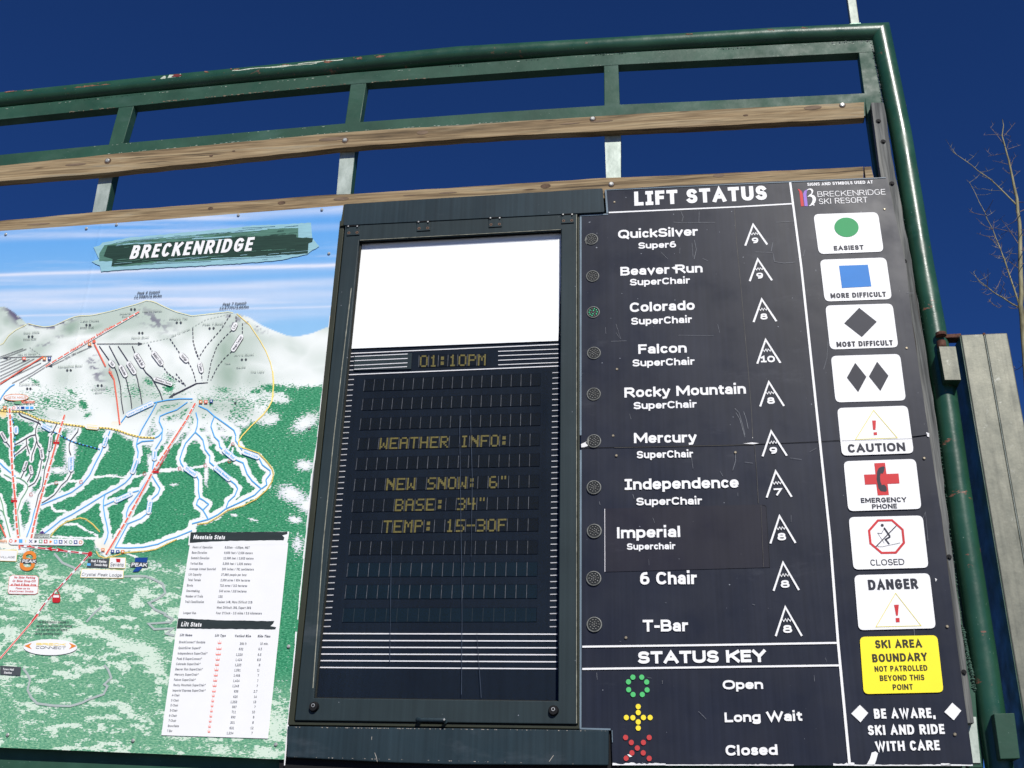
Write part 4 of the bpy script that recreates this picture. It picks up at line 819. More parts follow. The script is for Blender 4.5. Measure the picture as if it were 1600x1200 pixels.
lines('boundary_line', bnd[:1]+bnd[1:3], 1.8, C_yel, D2); lines('boundary_line', bnd[4:6], 2.2, C_yel, D2); lines('boundary_line', bnd[3:4], 1.0, C_yel, D2); lines('boundary_line', bnd[6:], .8, plain('pale ridge yellow', srgb(238, 226, 160), .4, .04), D2)
lines('boundary_dots', [bnd[0][9:]]+bnd[1:3], 1.0, C_dtx, D2+.0004, (.8, 1.5)); lines('boundary_dots', bnd[4:6], 1.3, C_dtx, D2+.0004, (2, 3))
imp = m1((285, 1010), (870, 668)); gon = [m5((865, 525), (440, 990), (280, 1210)), m5((865, 525), (600, 495), (330, 462), (190, 445)), m6((300, 0), (170, 150), (0, 345))]
lines('lift_border', lift, 4.2, C_wh, D2+.0006); lines('lift_border', gon, 3.2, C_wh, D2+.0006); lines('lift_border', [imp], 3.2, C_wh, D2+.0006)
lines('lift_line', lift, 2.7, C_red, D3, (8, 2)); lines('lift_dash', lift, 2.7, C_red, D3+.0001, (2, 3.3)); lines('lift_line', sred, 2.0, C_red, D3); lines('gondola_line', gon[:2], 2.0, C_red2, D3, (13, 5)); lines('gondola_line', gon[2:], 2.0, C_red, D3)
lines('lift_line', [m1((285, 1010), (445, 912)), m1((690, 770), (870, 668))], 2.2, C_red, D3, (8, 2))
mb = MB(); mb.disc(m5((865, 525))[0], 3.6, D3+.0004)
for pts in (m5((440, 472), (505, 455), (490, 478), (505, 500)), m5((610, 487), (545, 465), (560, 487), (545, 505))): mb.poly(pts, D3+.0004)
for x, y in m9((880, 905),)+m3((1217, 780), (110, 1008))+m1((150, 1200),)[:0]:
    mb.poly([(x-5, y-.5), (x+5, y-.5), (x+4.6, y+3), (x-4.6, y+3)], D3+.0004); mb.line([(x-4.6, y-2.6), (x+4.6, y-2.6)], .7, D3+.0006)
for x, y in m10((880, 342), (1268, 330), (485, 525))+m3((1405, 760), (1130, 800))+m4((205, 760), (405, 735), (593, 703), (620, 570)): mb.line([(x+2.6*math.cos(a), y+2.6*math.sin(a)) for a in [i*.7 for i in range(9)]], .7, D3+.0004)
mb.build('lift_symbol', C_red2, tm)['kind'] = 'stuff'
gb_ = MB(); x, y = m5((540, 945))[0]; gb_.poly([(x-6, y-5), (x+6, y-5), (x+6.5, y+6), (x+4, y+8), (x-4, y+8), (x-6, y+6)], D3+.0006); gb_.line([(x-5, y-6), (x, y-13), (x+5, y-6)], 1, D3+.0006); gb_.build('gondola_symbol', C_red2, tm)
MB().poly([(x-4.4, y-3.5), (x+4.4, y-3.5), (x+4.6, y), (x-4.6, y)], D3+.001).build('gondola_window', C_wh, tm)
for (a, b2) in ((7, 5.6),): MB().disc(m12((1175, 668))[0], 2.6, D3+.0006).build('station_dot', C_red, tm)
# white and blue name capsules
def capsule(p, q, w_, edge, txt, d=D4, sc_=1.0, tw_=.16, h=None):
    a = np.array(p, float); b2 = np.array(q, float); v = (b2-a)/np.linalg.norm(b2-a)
    def cap_(mb, w2, dd):
        n_ = np.array([-v[1], v[0]])*w2/2; a2 = a+v*w2*.5; b3 = b2-v*w2*.5; pts = []
        for k in range(7): t = math.pi*k/6; pts.append(tuple(b3+n_*math.cos(t)+v*w2/2*math.sin(t)))
        for k in range(7): t = math.pi*k/6; pts.append(tuple(a2-n_*math.cos(t)-v*w2/2*math.sin(t)))
        mb.poly(pts, dd)
    mb = MB(); cap_(mb, w_+1.1, d); mb.build('name_border', edge, tm); mb = MB(); cap_(mb, w_-.2, d+.0004); mb.build('name_capsule', C_wh, tm)
    if txt:
        h = h or w_*.52; n_ = np.array([-v[1], v[0]]); L = np.linalg.norm(b2-a)
        s0 = a+v*w_*.45+n_*h*.5; s1 = b2-v*w_*.45+n_*h*.5
        if v[0] < 0: s0, s1 = b2-v*w_*.45-n_*h*.5, a+v*w_*.45-n_*h*.5
        text(MB(), txt, tuple(s0), tuple(s1), h, d+.0008, wt=tw_).build('lettering', edge, tm)
caps = [(m3((985, 345), (1200, 245)), 6.4, C_blue, 'Lower Forget Me Not'), (m3((320, 415), (405, 465)), 6, C_blue, 'Gibbons'), (m3((838, 500), (808, 592)), 6, C_blue, 'Northstar'), (m3((557, 660), (557, 785)), 7, C_blue, 'Duke\'s Run'), (m3((1072, 680), (1030, 802)), 7, C_blue, 'Claimjumper'), (m3((1208, 610), (1206, 700)), 7, C_blue, 'Pioneer'), (m3((893, 1018), (1037, 950)), 6.5, C_blue, 'Fort Mary B'), (m3((1175, 1005), (1158, 1115)), 7, C_blue, 'Swan City'),
 (m4((235, 745), (340, 820)), 8, C_blue, 'Wirepatch'), (m4((472, 742), (602, 852)), 8, C_blue, 'Lincoln Meadows'), (m4((538, 605), (642, 692)), 8, C_blue, 'Angels Rest'), (m4((690, 625), (828, 675)), 7.5, C_blue, 'Monte Cristo'), (m9((250, 650), (255, 790)), 6.5, C_blue, 'Volunteer'), (m3((665, 432), (772, 442)), 6, C_yel, 'Columbine'),
 (m11((205, 635), (290, 730)), 7.6, C_blk, 'Vista'), (m11((375, 705), (475, 890)), 7.6, C_blk, 'Horseshoe'), (m11((490, 650), (615, 845)), 7.6, C_blk, 'White Crown'), (m11((610, 515), (745, 740)), 8, C_blk, 'Forget Me Not'), (m11((880, 495), (1040, 705)), 8, C_blk, 'Debbie\'s Alley'), (m11((1315, 525), (1435, 655)), 8, C_blk, 'Vertigo'), (m2((245, 982), (262, 1050)), 7, C_blk, 'Y Chute'), (m2((478, 735), (452, 785)), 7.4, C_blk, 'CJ\'s'), (m2((450, 915), (515, 812)), 7.4, C_blk, 'Magic Carpet'), (m11((900, 915), (1195, 1010)), 6, C_blk, 'Boundary Chutes'),
 (m9((640, 1000), (668, 1180)), 6.6, C_blk, 'Boreas'), (m9((800, 800), (770, 1045)), 5.6, C_blk, 'Psychopath'), (m10((420, 0), (365, 155)), 6, C_blk, 'High Anxiety'), (m10((470, 65), (500, 210)), 6, C_blk, 'Mach 1'), (m9((10, 740), (100, 900)), 6, C_blk, 'Rounders')]
for (p, q), w_, e_, s in caps: capsule(p, q, w_, e_, s)
def mt(s, z, x0, y0_, x1, y1_, h, mat, d=D4, **kw): a, = z((x0, y0_)); b2, = z((x1, y1_)); kw.setdefault('wt', .17); text(MB(), s, a, b2, h, d, **kw).build('lettering', mat, tm)
mt('Peak 8 Summit', m1, 856, 559, 995, 551, 3.9, C_dtx, shear=.25); mt('12,998ft/3,963m', m1, 836, 583, 1008, 575, 3.9, C_dtx, shear=.25)
mt('Peak 7 Summit', m1, 1390, 629, 1536, 621, 3.9, C_dtx, shear=.25); mt('12,677ft/3,865m', m1, 1370, 653, 1552, 644, 3.9, C_dtx, shear=.25)
mt('Imperial Express SuperChair', m1, 450, 916, 700, 768, 4.6, C_red, wt=.2)
mt('Alpine Alley', m1, 404, 966, 476, 930, 3, C_dtx); mt('Hike To Terrain', m1, 1070, 826, 1190, 778, 3, C_gtx); mt('Hike To Terrain', m12, 220, 838, 450, 825, 2.8, C_gtx)
for s, z, x0, y0_, x1, y1_, h in (('Whale\'s Tail', m1, 1056, 718, 1170, 714, 3.2), ('Peak 7 Bowl', m1, 1266, 752, 1390, 748, 3.2), ('North Bowl', m1, 822, 836, 930, 832, 3.2), ('Imperial', m1, 748, 684, 818, 680, 3), ('Bowl', m1, 762, 700, 806, 697, 3), ('Hike To Terrain', m1, 890, 670, 1012, 666, 3), ('Lake Chutes', m1, 504, 730, 618, 726, 3.2), ('Horseshoe Bowl', m1, 362, 1018, 512, 1010, 3.4), ('Contest Bowl', m1, 118, 1128, 240, 1124, 3.2), ('Cucumber', m1, 575, 1158, 660, 1152, 3.2), ('Bowl', m1, 595, 1178, 636, 1175, 3), ('Art\'s Bowl', m2, 464, 944, 586, 940, 3.2), ('Ore Bucket', m4, 580, 222, 718, 214, 3), ('Tele', m2, 402, 996, 440, 994, 3), ('Sadie', m2, 475, 1020, 535, 1018, 3), ('The Ugly', m2, 564, 1050, 652, 1046, 3), ('Snow White', m1, 145, 806, 245, 800, 3.2)): mt(s, z, x0, y0_, x1, y1_, h, C_gtx, wt=.15)
mt('Extreme Terrain', m12, 290, 648, 452, 640, 2, C_dtx); mt('Extreme Terrain', m12, 1002, 502, 1172, 496, 2, C_dtx); mt('Independence', m3, 1240, 768, 1330, 610, 3.6, C_red2, wt=.2); mt('T-Bar', m12, 1345, 1010, 1400, 1110, 3.4, C_red)
# banner
brush = [plain('pale brush print', srgb(150, 195, 205, .85), .4, .12, nscale=(12, 12, 200)), plain('mid brush print', srgb(86, 128, 112, .85), .4, .3, nscale=(8, 8, 160)), plain('dark brush print', srgb(44, 68, 58, .85), .4, .25, nscale=(8, 8, 160))]
def rag(pts, d, mat, nm, amp=.8):
    out_ = []
    for i in range(len(pts)):
        a, b2 = pts[i], pts[(i+1) % len(pts)]; L = math.hypot(b2[0]-a[0], b2[1]-a[1]); k = max(1, int(L/5))
        for j in range(k): t = j/k; out_.append((a[0]+(b2[0]-a[0])*t, a[1]+(b2[1]-a[1])*t+random.uniform(-amp, amp)*.7))
    MB().poly(out_, d).build(nm, mat, tm)
rag([(146, 386), (156, 383), (160, 379), (205, 371), (300, 362), (400, 352), (430, 351), (486, 348), (487, 362), (488, 372), (499, 385), (488, 391), (480, 397), (440, 406), (400, 410), (300, 416), (200, 421), (158, 424), (156, 415), (143, 409), (155, 405)], D3, brush[0], 'banner_brush')
rag([(155, 396), (163, 383), (200, 377), (300, 368), (418, 359), (418, 357), (466, 356.5), (466, 371), (480, 372), (479, 395), (430, 399), (300, 409), (218, 414), (176, 417), (178, 408), (155, 408)], D3+.0006, brush[1], 'banner_brush')
rag([(162, 400), (168, 384), (220, 381), (300, 376), (360, 371), (420, 368), (463, 366), (463, 371), (489, 371.5), (488, 378), (482, 380), (481, 396), (400, 400), (300, 405), (230, 409), (174, 416), (176, 405)], D3+.0012, brush[2], 'banner_brush')
mb = MB()
for (x0, y0_, x1, y1_, w_) in ((300, 373, 362, 369.5, 2), (322, 375.5, 350, 374, 1), (240, 411, 330, 407.5, 1.2), (330, 404, 440, 400, 1.3), (192, 382, 260, 378, 1.2), (378, 355.6, 430, 353, 1.2)): mb.line([(x0, y0_), ((x0+x1)/2, (y0_+y1_)/2+.4), (x1, y1_)], w_, D3+.0018)
mb.build('brush_streak', brush[0], tm)['kind'] = 'stuff'
mb = MB()
for i in range(46):                                     # dry bristle streaks at the banner's edges
    side = random.random(); x = random.uniform(165, 470); up_ = lerp_pts([(150, 384), (200, 375), (300, 366), (420, 356), (487, 351)], x); lo_ = lerp_pts([(150, 414), (230, 413), (300, 410), (420, 403), (490, 391)], x)
    y = up_+random.uniform(-1, 7) if side < .5 else lo_-random.uniform(-2, 7); L_ = random.uniform(8, 46)
    if x+L_ < 488: mb.line([(x, y), (x+L_*.5, y-L_*.045+random.uniform(-.4, .4)), (x+L_, y-L_*.09)], random.uniform(.4, 1.0), D3+.0019)
mb.build('brush_streak', brush[0], tm)['kind'] = 'stuff'
mb = MB()
for i in range(40):
    x = random.uniform(170, 455); up_ = lerp_pts([(150, 384), (200, 375), (300, 366), (420, 356), (487, 351)], x); L_ = random.uniform(6, 30)
    y = up_+random.uniform(3, 12) if random.random() < .5 else lerp_pts([(150, 414), (300, 410), (490, 391)], x)-random.uniform(3, 9)
    mb.line([(x, y), (x+L_, y-L_*.09)], random.uniform(.4, 1.0), D3+.0023)
mb.build('brush_streak', brush[1], tm)['kind'] = 'stuff'
text(MB(), 'BRECKENRIDGE', (202, 404.8), (391, 391.8), 20.5, D3+.0032, wt=.20, shear=.12, gap=.17).build('lettering', C_wh, tm, 'large white banner lettering on dark brush strokes')
# info boxes
MB().poly([(297, 848), (450.5, 848), (418.8, 1154), (252, 1148.7), (278, 966)], D3).build('stats_panel', C_wh, tm)
MB().poly([(296, 832), (452, 830.6), (451, 838), (448, 851), (294, 852)], D3+.0002).build('stats_panel', C_wh, tm)
C_hdr = plain('table header brush', srgb(52, 60, 60, .85), .4, .15, nscale=(6, 6, 90))
rag([(298, 831.4), (449, 831), (449, 834.5), (441, 836.5), (444.5, 840), (443, 844.2), (360, 845), (296.3, 848)], D3+.0006, C_hdr, 'table_header', .5); rag([(278.5, 966.3), (300, 967), (340, 969), (428.5, 970.5), (427, 974), (422.5, 978), (431.5, 980), (430, 983.4), (276.2, 982)], D3+.0006, C_hdr, 'table_header', .5)
mt('Mountain Stats', m7, 380, 137, 680, 140, 6.6, C_wh, wt=.2, shear=.1); mt('Lift Stats', m7, 262, 976, 455, 980, 6.8, C_wh, wt=.2, shear=.1)
ms = [('Hours of Operation', 375, 564, 225, '8:30am - 4:00pm, MST', 684, 920), ('Base Elevation', 367, 510, 277, '9,600 feet / 2,926 meters', 678, 950), ('Summit Elevation', 359, 532, 329, '12,998 feet / 3,963 meters', 671, 958), ('Vertical Rise', 352, 468, 382, '3,398 feet / 1,036 meters', 664, 937), ('Average Annual Snowfall', 344, 594, 434, '300 inches / 761 centimeters', 657, 960), ('Lift Capacity', 336, 456, 487, '37,880 people per hour', 650, 893), ('Total Terrain', 329, 450, 540, '2,358 acres / 954 hectares', 643, 925), ('Bowls', 321, 375, 592, '722 acres / 312 hectares', 636, 898), ('Snowmaking', 314, 440, 645, '540 acres / 218 hectares', 630, 892), ('Number of Trails', 307, 472, 697, '155', 622, 662), ('Trail Classification', 301, 478, 750, 'Easiest 14%, More Difficult 31%', 614, 946), (None, 0, 0, 804, 'Most Difficult 19%, Expert 36%', 607, 933), ('Longest Run', 284, 407, 857, 'Four O\'Clock - 3.5 miles / 5.6 kilometers', 600, 1035)]
C_tbl = plain('table grey ink', srgb(95, 98, 108, .9), .5, .1)
def sm_(s, a, b2, h, wt=.15, shear=0): text(MB(), s, a, b2, h, D3+.0008, wt=wt, shear=shear).build('lettering', C_tbl, tm)
for a, x0, x1, y, b2, x2, x3 in ms:
    if a: sm_(a, m7((x0, y))[0], m7((x1, y+2))[0], 3.6)
    sm_(b2, m7((x2, y+2))[0], m7((x3, y+5))[0], 3.6)
for a, x0, x1, y in (('Lift Name', 222, 326, 76), ('Lift Type', 522, 612, 80), ('Vertical Rise', 690, 826, 84), ('Ride Time', 886, 992, 86)): sm_(a, m8((x0, y))[0], m8((x1, y+1))[0], 3.7, .24, .1)
ls = [('BreckConnect™ Gondola', 217, 438, 136, '396 ft', 735, 790, '10 min.', 908, 975, 150), ('QuickSilver Super6™', 211, 400, 186, '632', 726, 762, '6.5', 893, 922, 195), ('Independence SuperChair™', 205, 456, 232, '1,320', 703, 757, '6.5', 887, 916, 243), ('Peak 8 SuperConnect™', 197, 410, 278, '1,424', 698, 752, '8.5', 881, 912, 287), ('Colorado SuperChair™', 191, 397, 322, '1,225', 692, 746, '8', 895, 907, 331), ('Beaver Run SuperChair™', 185, 417, 367, '1,591', 687, 740, '11', 881, 900, 376), ('Mercury SuperChair™', 179, 381, 412, '1,466', 682, 736, '7', 885, 896, 420), ('Falcon SuperChair™', 173, 356, 457, '1,404', 677, 731, '7', 881, 891, 466), ('Rocky Mountain SuperChair™', 168, 442, 502, '1,248', 671, 726, '7', 876, 887, 510), ('Imperial Express SuperChair™', 161, 440, 548, '939', 684, 720, '2.7', 852, 883, 556), ('A-Chair', 155, 220, 588, '620', 678, 715, '14', 855, 878, 602), ('C-Chair', 148, 214, 632, '1,253', 655, 710, '13', 849, 873, 646), ('E-Chair', 144, 207, 674, '967', 669, 705, '7', 857, 867, 689), ('5-Chair', 138, 202, 718, '711', 664, 700, '10', 839, 863, 732), ('6-Chair', 131, 197, 762, '990', 659, 695, '8', 846, 857, 776), ('7-Chair', 126, 190, 805, '301', 654, 690, '8', 840, 852, 822), ('Snowflake', 120, 214, 850, '631', 646, 684, '12', 825, 850, 868), ('T-Bar', 114, 158, 892, '1,234', 622, 679, '7', 832, 843, 912)]
for i, (a, x0, x1, y, b2, x2, x3, c_, x4, x5, y2) in enumerate(ls):
    sm_(a, m8((x0, y))[0], m8((x1, y+1))[0], 3.6); sm_(b2, m8((x2, y2))[0], m8((x3, y2+1))[0], 3.8); sm_(c_, m8((x4, y2))[0], m8((x5, y2+1))[0], 3.8)
    cx = 562-i*5.3; cy = y-8; w_ = (5.6 if i == 0 else 8.6 if i < 3 else 6.2 if i < 10 else 4)*.44; (px_, py_), = m8((cx, cy))
    ic = MB(); ic.line([(px_-w_, py_-1.4), (px_-w_, py_+2), (px_+w_, py_+2), (px_+w_, py_-1.4)], .5, D3+.0008); ic.poly([(px_-w_, py_+.6), (px_+w_, py_+.6), (px_+w_*.9, py_+2.6), (px_-w_*.9, py_+2.6)], D3+.0011); ic.line([(px_, py_), (px_, py_-3.4)], .4, D3+.0013); ic.build('lift_icon', plain('pale red ink', srgb(232, 140, 130), .5, .04), tm)

# small town labels and marks near the base
def boxq(z, pts, mat, d=D4, nm='label_box', edge=None):
    q = z(*pts)
    if edge: MB().line(q, 1.1, d-.0003, closed=True).build('box_border', edge, tm)
    MB().poly(q, d).build(nm, mat, tm)
boxq(m5, ((850, 572), (1050, 575), (1045, 658), (832, 652)), C_dtx); mt('Peak 7 Station', m5, 875, 605, 1018, 612, 3.8, C_wh, D4+.0006, wt=.22); mt('Terrain Only', m5, 905, 640, 1025, 645, 3.6, C_wh, D4+.0006, wt=.22); boxq(m5, ((840, 615), (872, 617), (870, 640), (836, 638)), C_blue, D4+.0006)
boxq(m5, ((1060, 562), (1207, 565), (1200, 662), (1050, 658)), C_wh, edge=C_yel); mt('Sevens', m5, 1058, 645, 1186, 648, 6, C_dtx, D4+.0006, wt=.12); boxq(m5, ((1115, 572), (1158, 574), (1155, 608), (1120, 606)), C_red2, D4+.0006)
boxq(m5, ((787, 672), (1187, 685), (1182, 757), (775, 750)), C_wh, edge=C_yel); mt('Crystal Peak Lodge', m5, 785, 735, 1168, 745, 4.6, C_dtx, D4+.0006, wt=.12)
boxq(m5, ((332, 332), (487, 334), (480, 383), (322, 380)), plain('grey label', srgb(205, 215, 205, .85), .5), D4); mt('BERGENHOF', m5, 335, 350, 472, 351, 2.6, C_dtx, D4+.0006); mt('RESTAURANT', m5, 327, 374, 470, 375, 2.6, C_dtx, D4+.0006)
(a,), (b2,) = m5((80, 405)), m5((806, 415)); capsule(a, b2, 9.4, C_wh, None)
for i, (x, cm_) in enumerate(zip(range(103, 790, 48), (C_red, C_red, C_blue, C_yel, C_nav, C_dtx, C_grn, C_red2, C_org, C_blue, C_nav, C_dtx, C_grn, C_nav, C_org))):
    (px_, py_), = m5((x, 400+i)); mb = MB()
    if i in (0, 12, 14): mb.line([(px_+2.4*math.cos(k*.8), py_+2.4*math.sin(k*.8)) for k in range(9)], .9, D4+.001)
    elif i in (4, 11): mb.line([(px_-2.4, py_-2.4), (px_+2.4, py_+2.4)], .8, D4+.001); mb.line([(px_-2.4, py_+2.4), (px_+2.4, py_-2.4)], .8, D4+.0014)
    elif i in (3,): mb.line([(px_, py_-2), (px_, py_+2)], 1.2, D4+.001)
    elif i in (1, 5, 8): mb.poly([(px_-2, py_+2.4), (px_-1.5, py_-2), (px_+2, py_-1), (px_+1, py_+1.5)], D4+.001)
    else: mb.poly([(px_-2.8, py_-2.8), (px_+2.8, py_-2.8), (px_+2.8, py_+2.8), (px_-2.8, py_+2.8)], D4+.001)
    mb.build('facility_icon', cm_, tm)
    if i in (6, 7, 9, 10, 13): MB().poly([(px_-1.2, py_-1.8), (px_+1, py_-1.8), (px_+1.6, py_+1.6), (px_-1.6, py_+1.2)], D4+.0014).build('icon_mark', C_wh, tm)
boxq(m5, ((120, 732), (350, 738), (370, 755), (360, 900), (335, 912), (90, 908), (78, 890), (92, 750)), C_wh, edge=C_red)
for i, s in enumerate(('No Skier Parking', 'Or Skier Drop-Off', 'at Peak 8 Base Area')): mt(s, m5, 135-i*16, 762+i*34, 335+i*5, 765+i*34, 3.4, C_red2, D4+.0006, wt=.2)
for i, s in enumerate(('Please use the', 'BreckConnect Gondola')): mt(s, m5, 150-i*60, 864+i*28, 285+i*35, 868+i*28, 2.8, C_red2, D4+.0006, wt=.16)
MB().line(m5((90, 830), (362, 835)), .8, D4+.0006).build('box_rule', C_red, tm)
for i, s in enumerate(('The BreckConnect Gondola is', 'service to and from the Parking', 'Lots and the base of Peak 8', 'during operating hours.')): mt(s, m6, 290-i*6, 64+i*30, (535, 560, 522, 475)[i], 66+i*30, 3.1, C_dtx, wt=.16, shear=.1)
def ellp(z, cx, cy, rx, ry, n=32): (a, b2), = z((cx, cy)); return [(a+rx*math.cos(2*math.pi*i/n), b2+ry*math.sin(2*math.pi*i/n)) for i in range(n)]
MB().poly(ellp(m6, 394, 256, 42, 12.5), D4).build('label_oval', C_wh, tm); mt('BRECK', m6, 282, 240, 512, 245, 3.6, C_yel, D4+.0006, wt=.22); mt('CONNECT', m6, 278, 268, 512, 272, 4, C_dtx, D4+.0006, wt=.16)
for s_, x in ((1, 0), (-1, 0)):
    mb = MB(); f_ = lambda u: 394+s_*u; mb.poly(m6((f_(-205+0), 246), (f_(-145), 222), (f_(-165), 246)), D4+.0006); mb.poly(m6((f_(-205), 246), (f_(-165), 246), (f_(-145), 272)), D4+.0006); mb.build('arrow_mark', C_org, tm)
boxq(m6, ((0, 400), (165, 412), (158, 478), (0, 468)), C_dtx); mt('Town Hall', m6, 20, 435, 105, 440, 3.2, C_wh, D4+.0006, wt=.2); mt('Station', m6, 30, 462, 90, 465, 3.2, C_wh, D4+.0006, wt=.2)
boxq(m5, ((0, 490), (165, 495), (155, 595), (0, 590)), C_wh, edge=C_yel); mt('VILLAGE', m5, 0, 565, 140, 567, 3, C_dtx, D4+.0006, wt=.12); mt('Kid\'s', m5, 0, 412, 62, 415, 4, C_org, D4+.0006)
MB().poly(ellp(m9, 250, 210, 19.5, 5.6), D4).build('label_oval', C_org, tm); MB().poly(ellp(m9, 250, 210, 18.4, 4.6), D4+.0004).build('label_oval', C_wh, tm); mt('VISTA HAUS', m9, 90, 232, 405, 226, 3.4, C_org, D4+.0009, wt=.13, shear=.15)
mt('fusion', m9, 330, 302, 535, 300, 4.6, C_red, D4+.0004, wt=.24); MB().poly(m9((205, 285), (260, 268), (325, 262), (325, 318), (240, 312)), D4).build('leaf_mark', C_grn, tm)
(a,), (b2,) = m9((180, 375)), m9((545, 370)); capsule(a, b2, 6, C_wh, None)
for i, (x, cm_) in enumerate(((215, C_red), (285, C_nav), (355, C_nav), (425, C_blue), (495, C_blue))):
    (px_, py_), = m9((x, 372)); mb = MB()
    if i == 0: mb.line([(px_+2.2*math.cos(k*.8), py_+2.2*math.sin(k*.8)) for k in range(9)], .8, D4+.001)
    elif i == 1: mb.line([(px_-2.2, py_-2.2), (px_+2.2, py_+2.2)], .7, D4+.001); mb.line([(px_-2.2, py_+2.2), (px_+2.2, py_-2.2)], .7, D4+.0014)
    else: mb.poly([(px_-2.8, py_-2), (px_+2.8, py_-2), (px_+2.8, py_+2), (px_-2.8, py_+2)], D4+.001)
    mb.build('facility_icon', cm_, tm)
for z, x, y, cm_ in ((m4, 368, 238, C_org), (m4, 408, 238, C_red), (m4, 450, 233, C_nav), (m12, 553, 880, C_org), (m12, 617, 878, C_nav), (m12, 1120, 700, C_org), (m5, 990, 485, C_org), (m5, 1082, 500, C_nav), (m5, 1132, 503, C_nav), (m5, 1180, 503, C_org), (m9, 75, 365, C_org), (m12, 300, 880, C_red)):
    (px_, py_), = z((x, y)); MB().poly([(px_-2.6, py_-2.2), (px_+2.6, py_-2.2), (px_+2.6, py_+2.4), (px_-2.6, py_+2.4)], D4+.0016).build('facility_icon', cm_, tm); MB().poly([(px_-1, py_-1), (px_+1, py_-1), (px_+1, py_+1.2), (px_-1, py_+1.2)], D4+.002).build('icon_mark', C_wh, tm)
# big peak numbers
mb = MB(); (cx, cy), = m5((280, 553)); mb.line(ellp(m5, 283, 553, 8.2, 6.6, 20), 5.0, D4+.0002, closed=True); mb.line(ellp(m5, 262, 628, 9.2, 7.2, 20), 5.2, D4+.0004, closed=True); mb.build('peak_number', C_org, tm)
mb = MB(); mb.poly(m5((1300, 562), (1422, 560), (1410, 612), (1330, 695), (1272, 698), (1355, 605), (1295, 602)), D4+.0002); mb.build('peak_number', C_nav, tm)
boxq(m5, ((205, 575), (355, 578), (350, 615), (200, 612)), C_dtx, D4+.0009); mt('PEAK', m5, 212, 611, 342, 614, 5, C_wh, D4+.0015, wt=.2); boxq(m5, ((1255, 606), (1425, 609), (1420, 652), (1250, 648)), C_dtx, D4+.0009); mt('PEAK', m5, 1262, 646, 1412, 650, 5.6, C_wh, D4+.0015, wt=.2)
mb = MB(); mb.poly([(284, 400)]*0 or m10((605, 1130), (665, 1090), (705, 1140)), D4); mb.build('peak_mark', plain('violet ink', srgb(90, 60, 130, .85), .5), tm)
# ---------------------------------------------------------------- message cabinet in the middle
c = P(700, 740, 0)
cab = thing('message_cabinet', 'slate coloured message cabinet with hinged door, white poster above rows of amber display letters', 'display', (c.x, c.y, P(700, 1190, 0).z))
MB().prism([(536.5, 330), (908, 308), (909, 1150), (451, 1147)], -.05, .10).build('cabinet_box', M_olive, cab, bevel=.002)
# outer rim left, bottom and right of the door
OUT = [(531.5, 352), (904, 333), (906, 1137.5), (451, 1131.5)]
def frame_ring(o, i, d, t, name, mat, bev=.002, lab=None):
    mb = MB()
    for k in range(4):
        mb.prism([o[k], o[(k+1) % 4], i[(k+1) % 4], i[k]], d, t)
    return mb.build(name, mat, cab, lab, bevel=bev)
frame_ring([(531, 345), (905, 325), (906.5, 1139), (449.5, 1132.5)], [(538.5, 345), (902.5, 326), (902.8, 1133.5), (459, 1127)], .003, .052, 'cabinet_rim', M_olive)
DO = [(539.5, 350), (901.3, 331.5), (901.5, 1131.5), (460.5, 1125.5)]; DI = [(561, 375.5), (877, 358.5), (872.3, 1095.5), (490, 1090.5)]
frame_ring(DO, DI, .012, .018, 'door', M_door, .003)
frame_ring([(561.5, 377.0), (877.5, 360), (873, 1096), (490.5, 1091)], [(565.0, 380.5), (876.6, 363.2), (872.4, 1094.6), (494, 1089.5)], -.008, .006, 'glazing_bead', plain('dark bead', (.014, .015, .012, 1), .6, .4), 0)
MB().prism([(558, 365), (884, 348), (880, 1104), (484, 1099)], -.0275, .02).build('display_panel', M_led, cab)
mb = MB(); mb.line([(549, 450), (522, 680), (505, 850), (489, 1075)], 1.2, .0125); mb.line([(562, 375.2), (876, 358.5)], .7, .0125); mb.line([(901, 335), (901, 1130)], 1.0, .0125)  # pale lines on door edges; the right one is light put into colour
mb.build('worn_lit_edge', plain('worn and lit edge metal', (.24, .24, .19, 1), .5, .5, nscale=(40, 40, 40)), cab)['kind'] = 'stuff'
MB().prism([(537.4, 319.5), (540.2, 319.3), (537.5, 352), (531.4, 353)], .012, .03).build('left_rim', M_olive, cab)
MB().prism([(895, 285), (962, 282), (962, 345), (895, 350)], -.046, .004).build('back_plate', M_black, cab); MB().prism([(440, 1120), (966, 1126), (970, 1215), (436, 1205)], -.012, .004).build('back_plate', M_black, cab)
# header and footer covers
hd = rrect([(538.2, 318.8), (941.5, 294), (944.5, 331), (536.5, 352)], 2.5, 3)
MB().prism(hd, .016, .018).build('header_cover', M_head, cab, 'long plain cover above the door', bevel=.003)
ft = [(449, 1134.5), (951, 1141), (950.6, 1195.6), (700, 1194), (620, 1191.5), (448, 1183)]
MB().prism(ft, .016, .018).build('footer_cover', M_head, cab, 'long plain cover below the door, scuffed along its edges', bevel=.003)
mb = MB()
for i in range(150):
    x = random.choice([random.uniform(460, 950), random.gauss(690, 60), random.gauss(560, 30)])
    y0_ = 1135+(x-449)*.0125+.6 if random.random() < .7 else 1183+(x-448)*.025-1
    if not 452 < x < 948: continue
    s_ = random.uniform(.3, 1.3); mb.poly([(x, y0_), (x+s_*2, y0_+.1), (x+s_*1.5, y0_+s_), (x+s_*.3, y0_+s_*.8)], .0164)
for pts in ([(585.5, 1176), (588, 1183), (589.5, 1190)], [(865, 1180), (858, 1190)], [(581, 1151), (580.5, 1156)]): mb.line(pts, .9, .0165)
mb.build('scuffs', plain('pale scuffs', (.32, .29, .25, 1), .7, .4, nscale=(90, 90, 90)), cab)['kind'] = 'stuff'
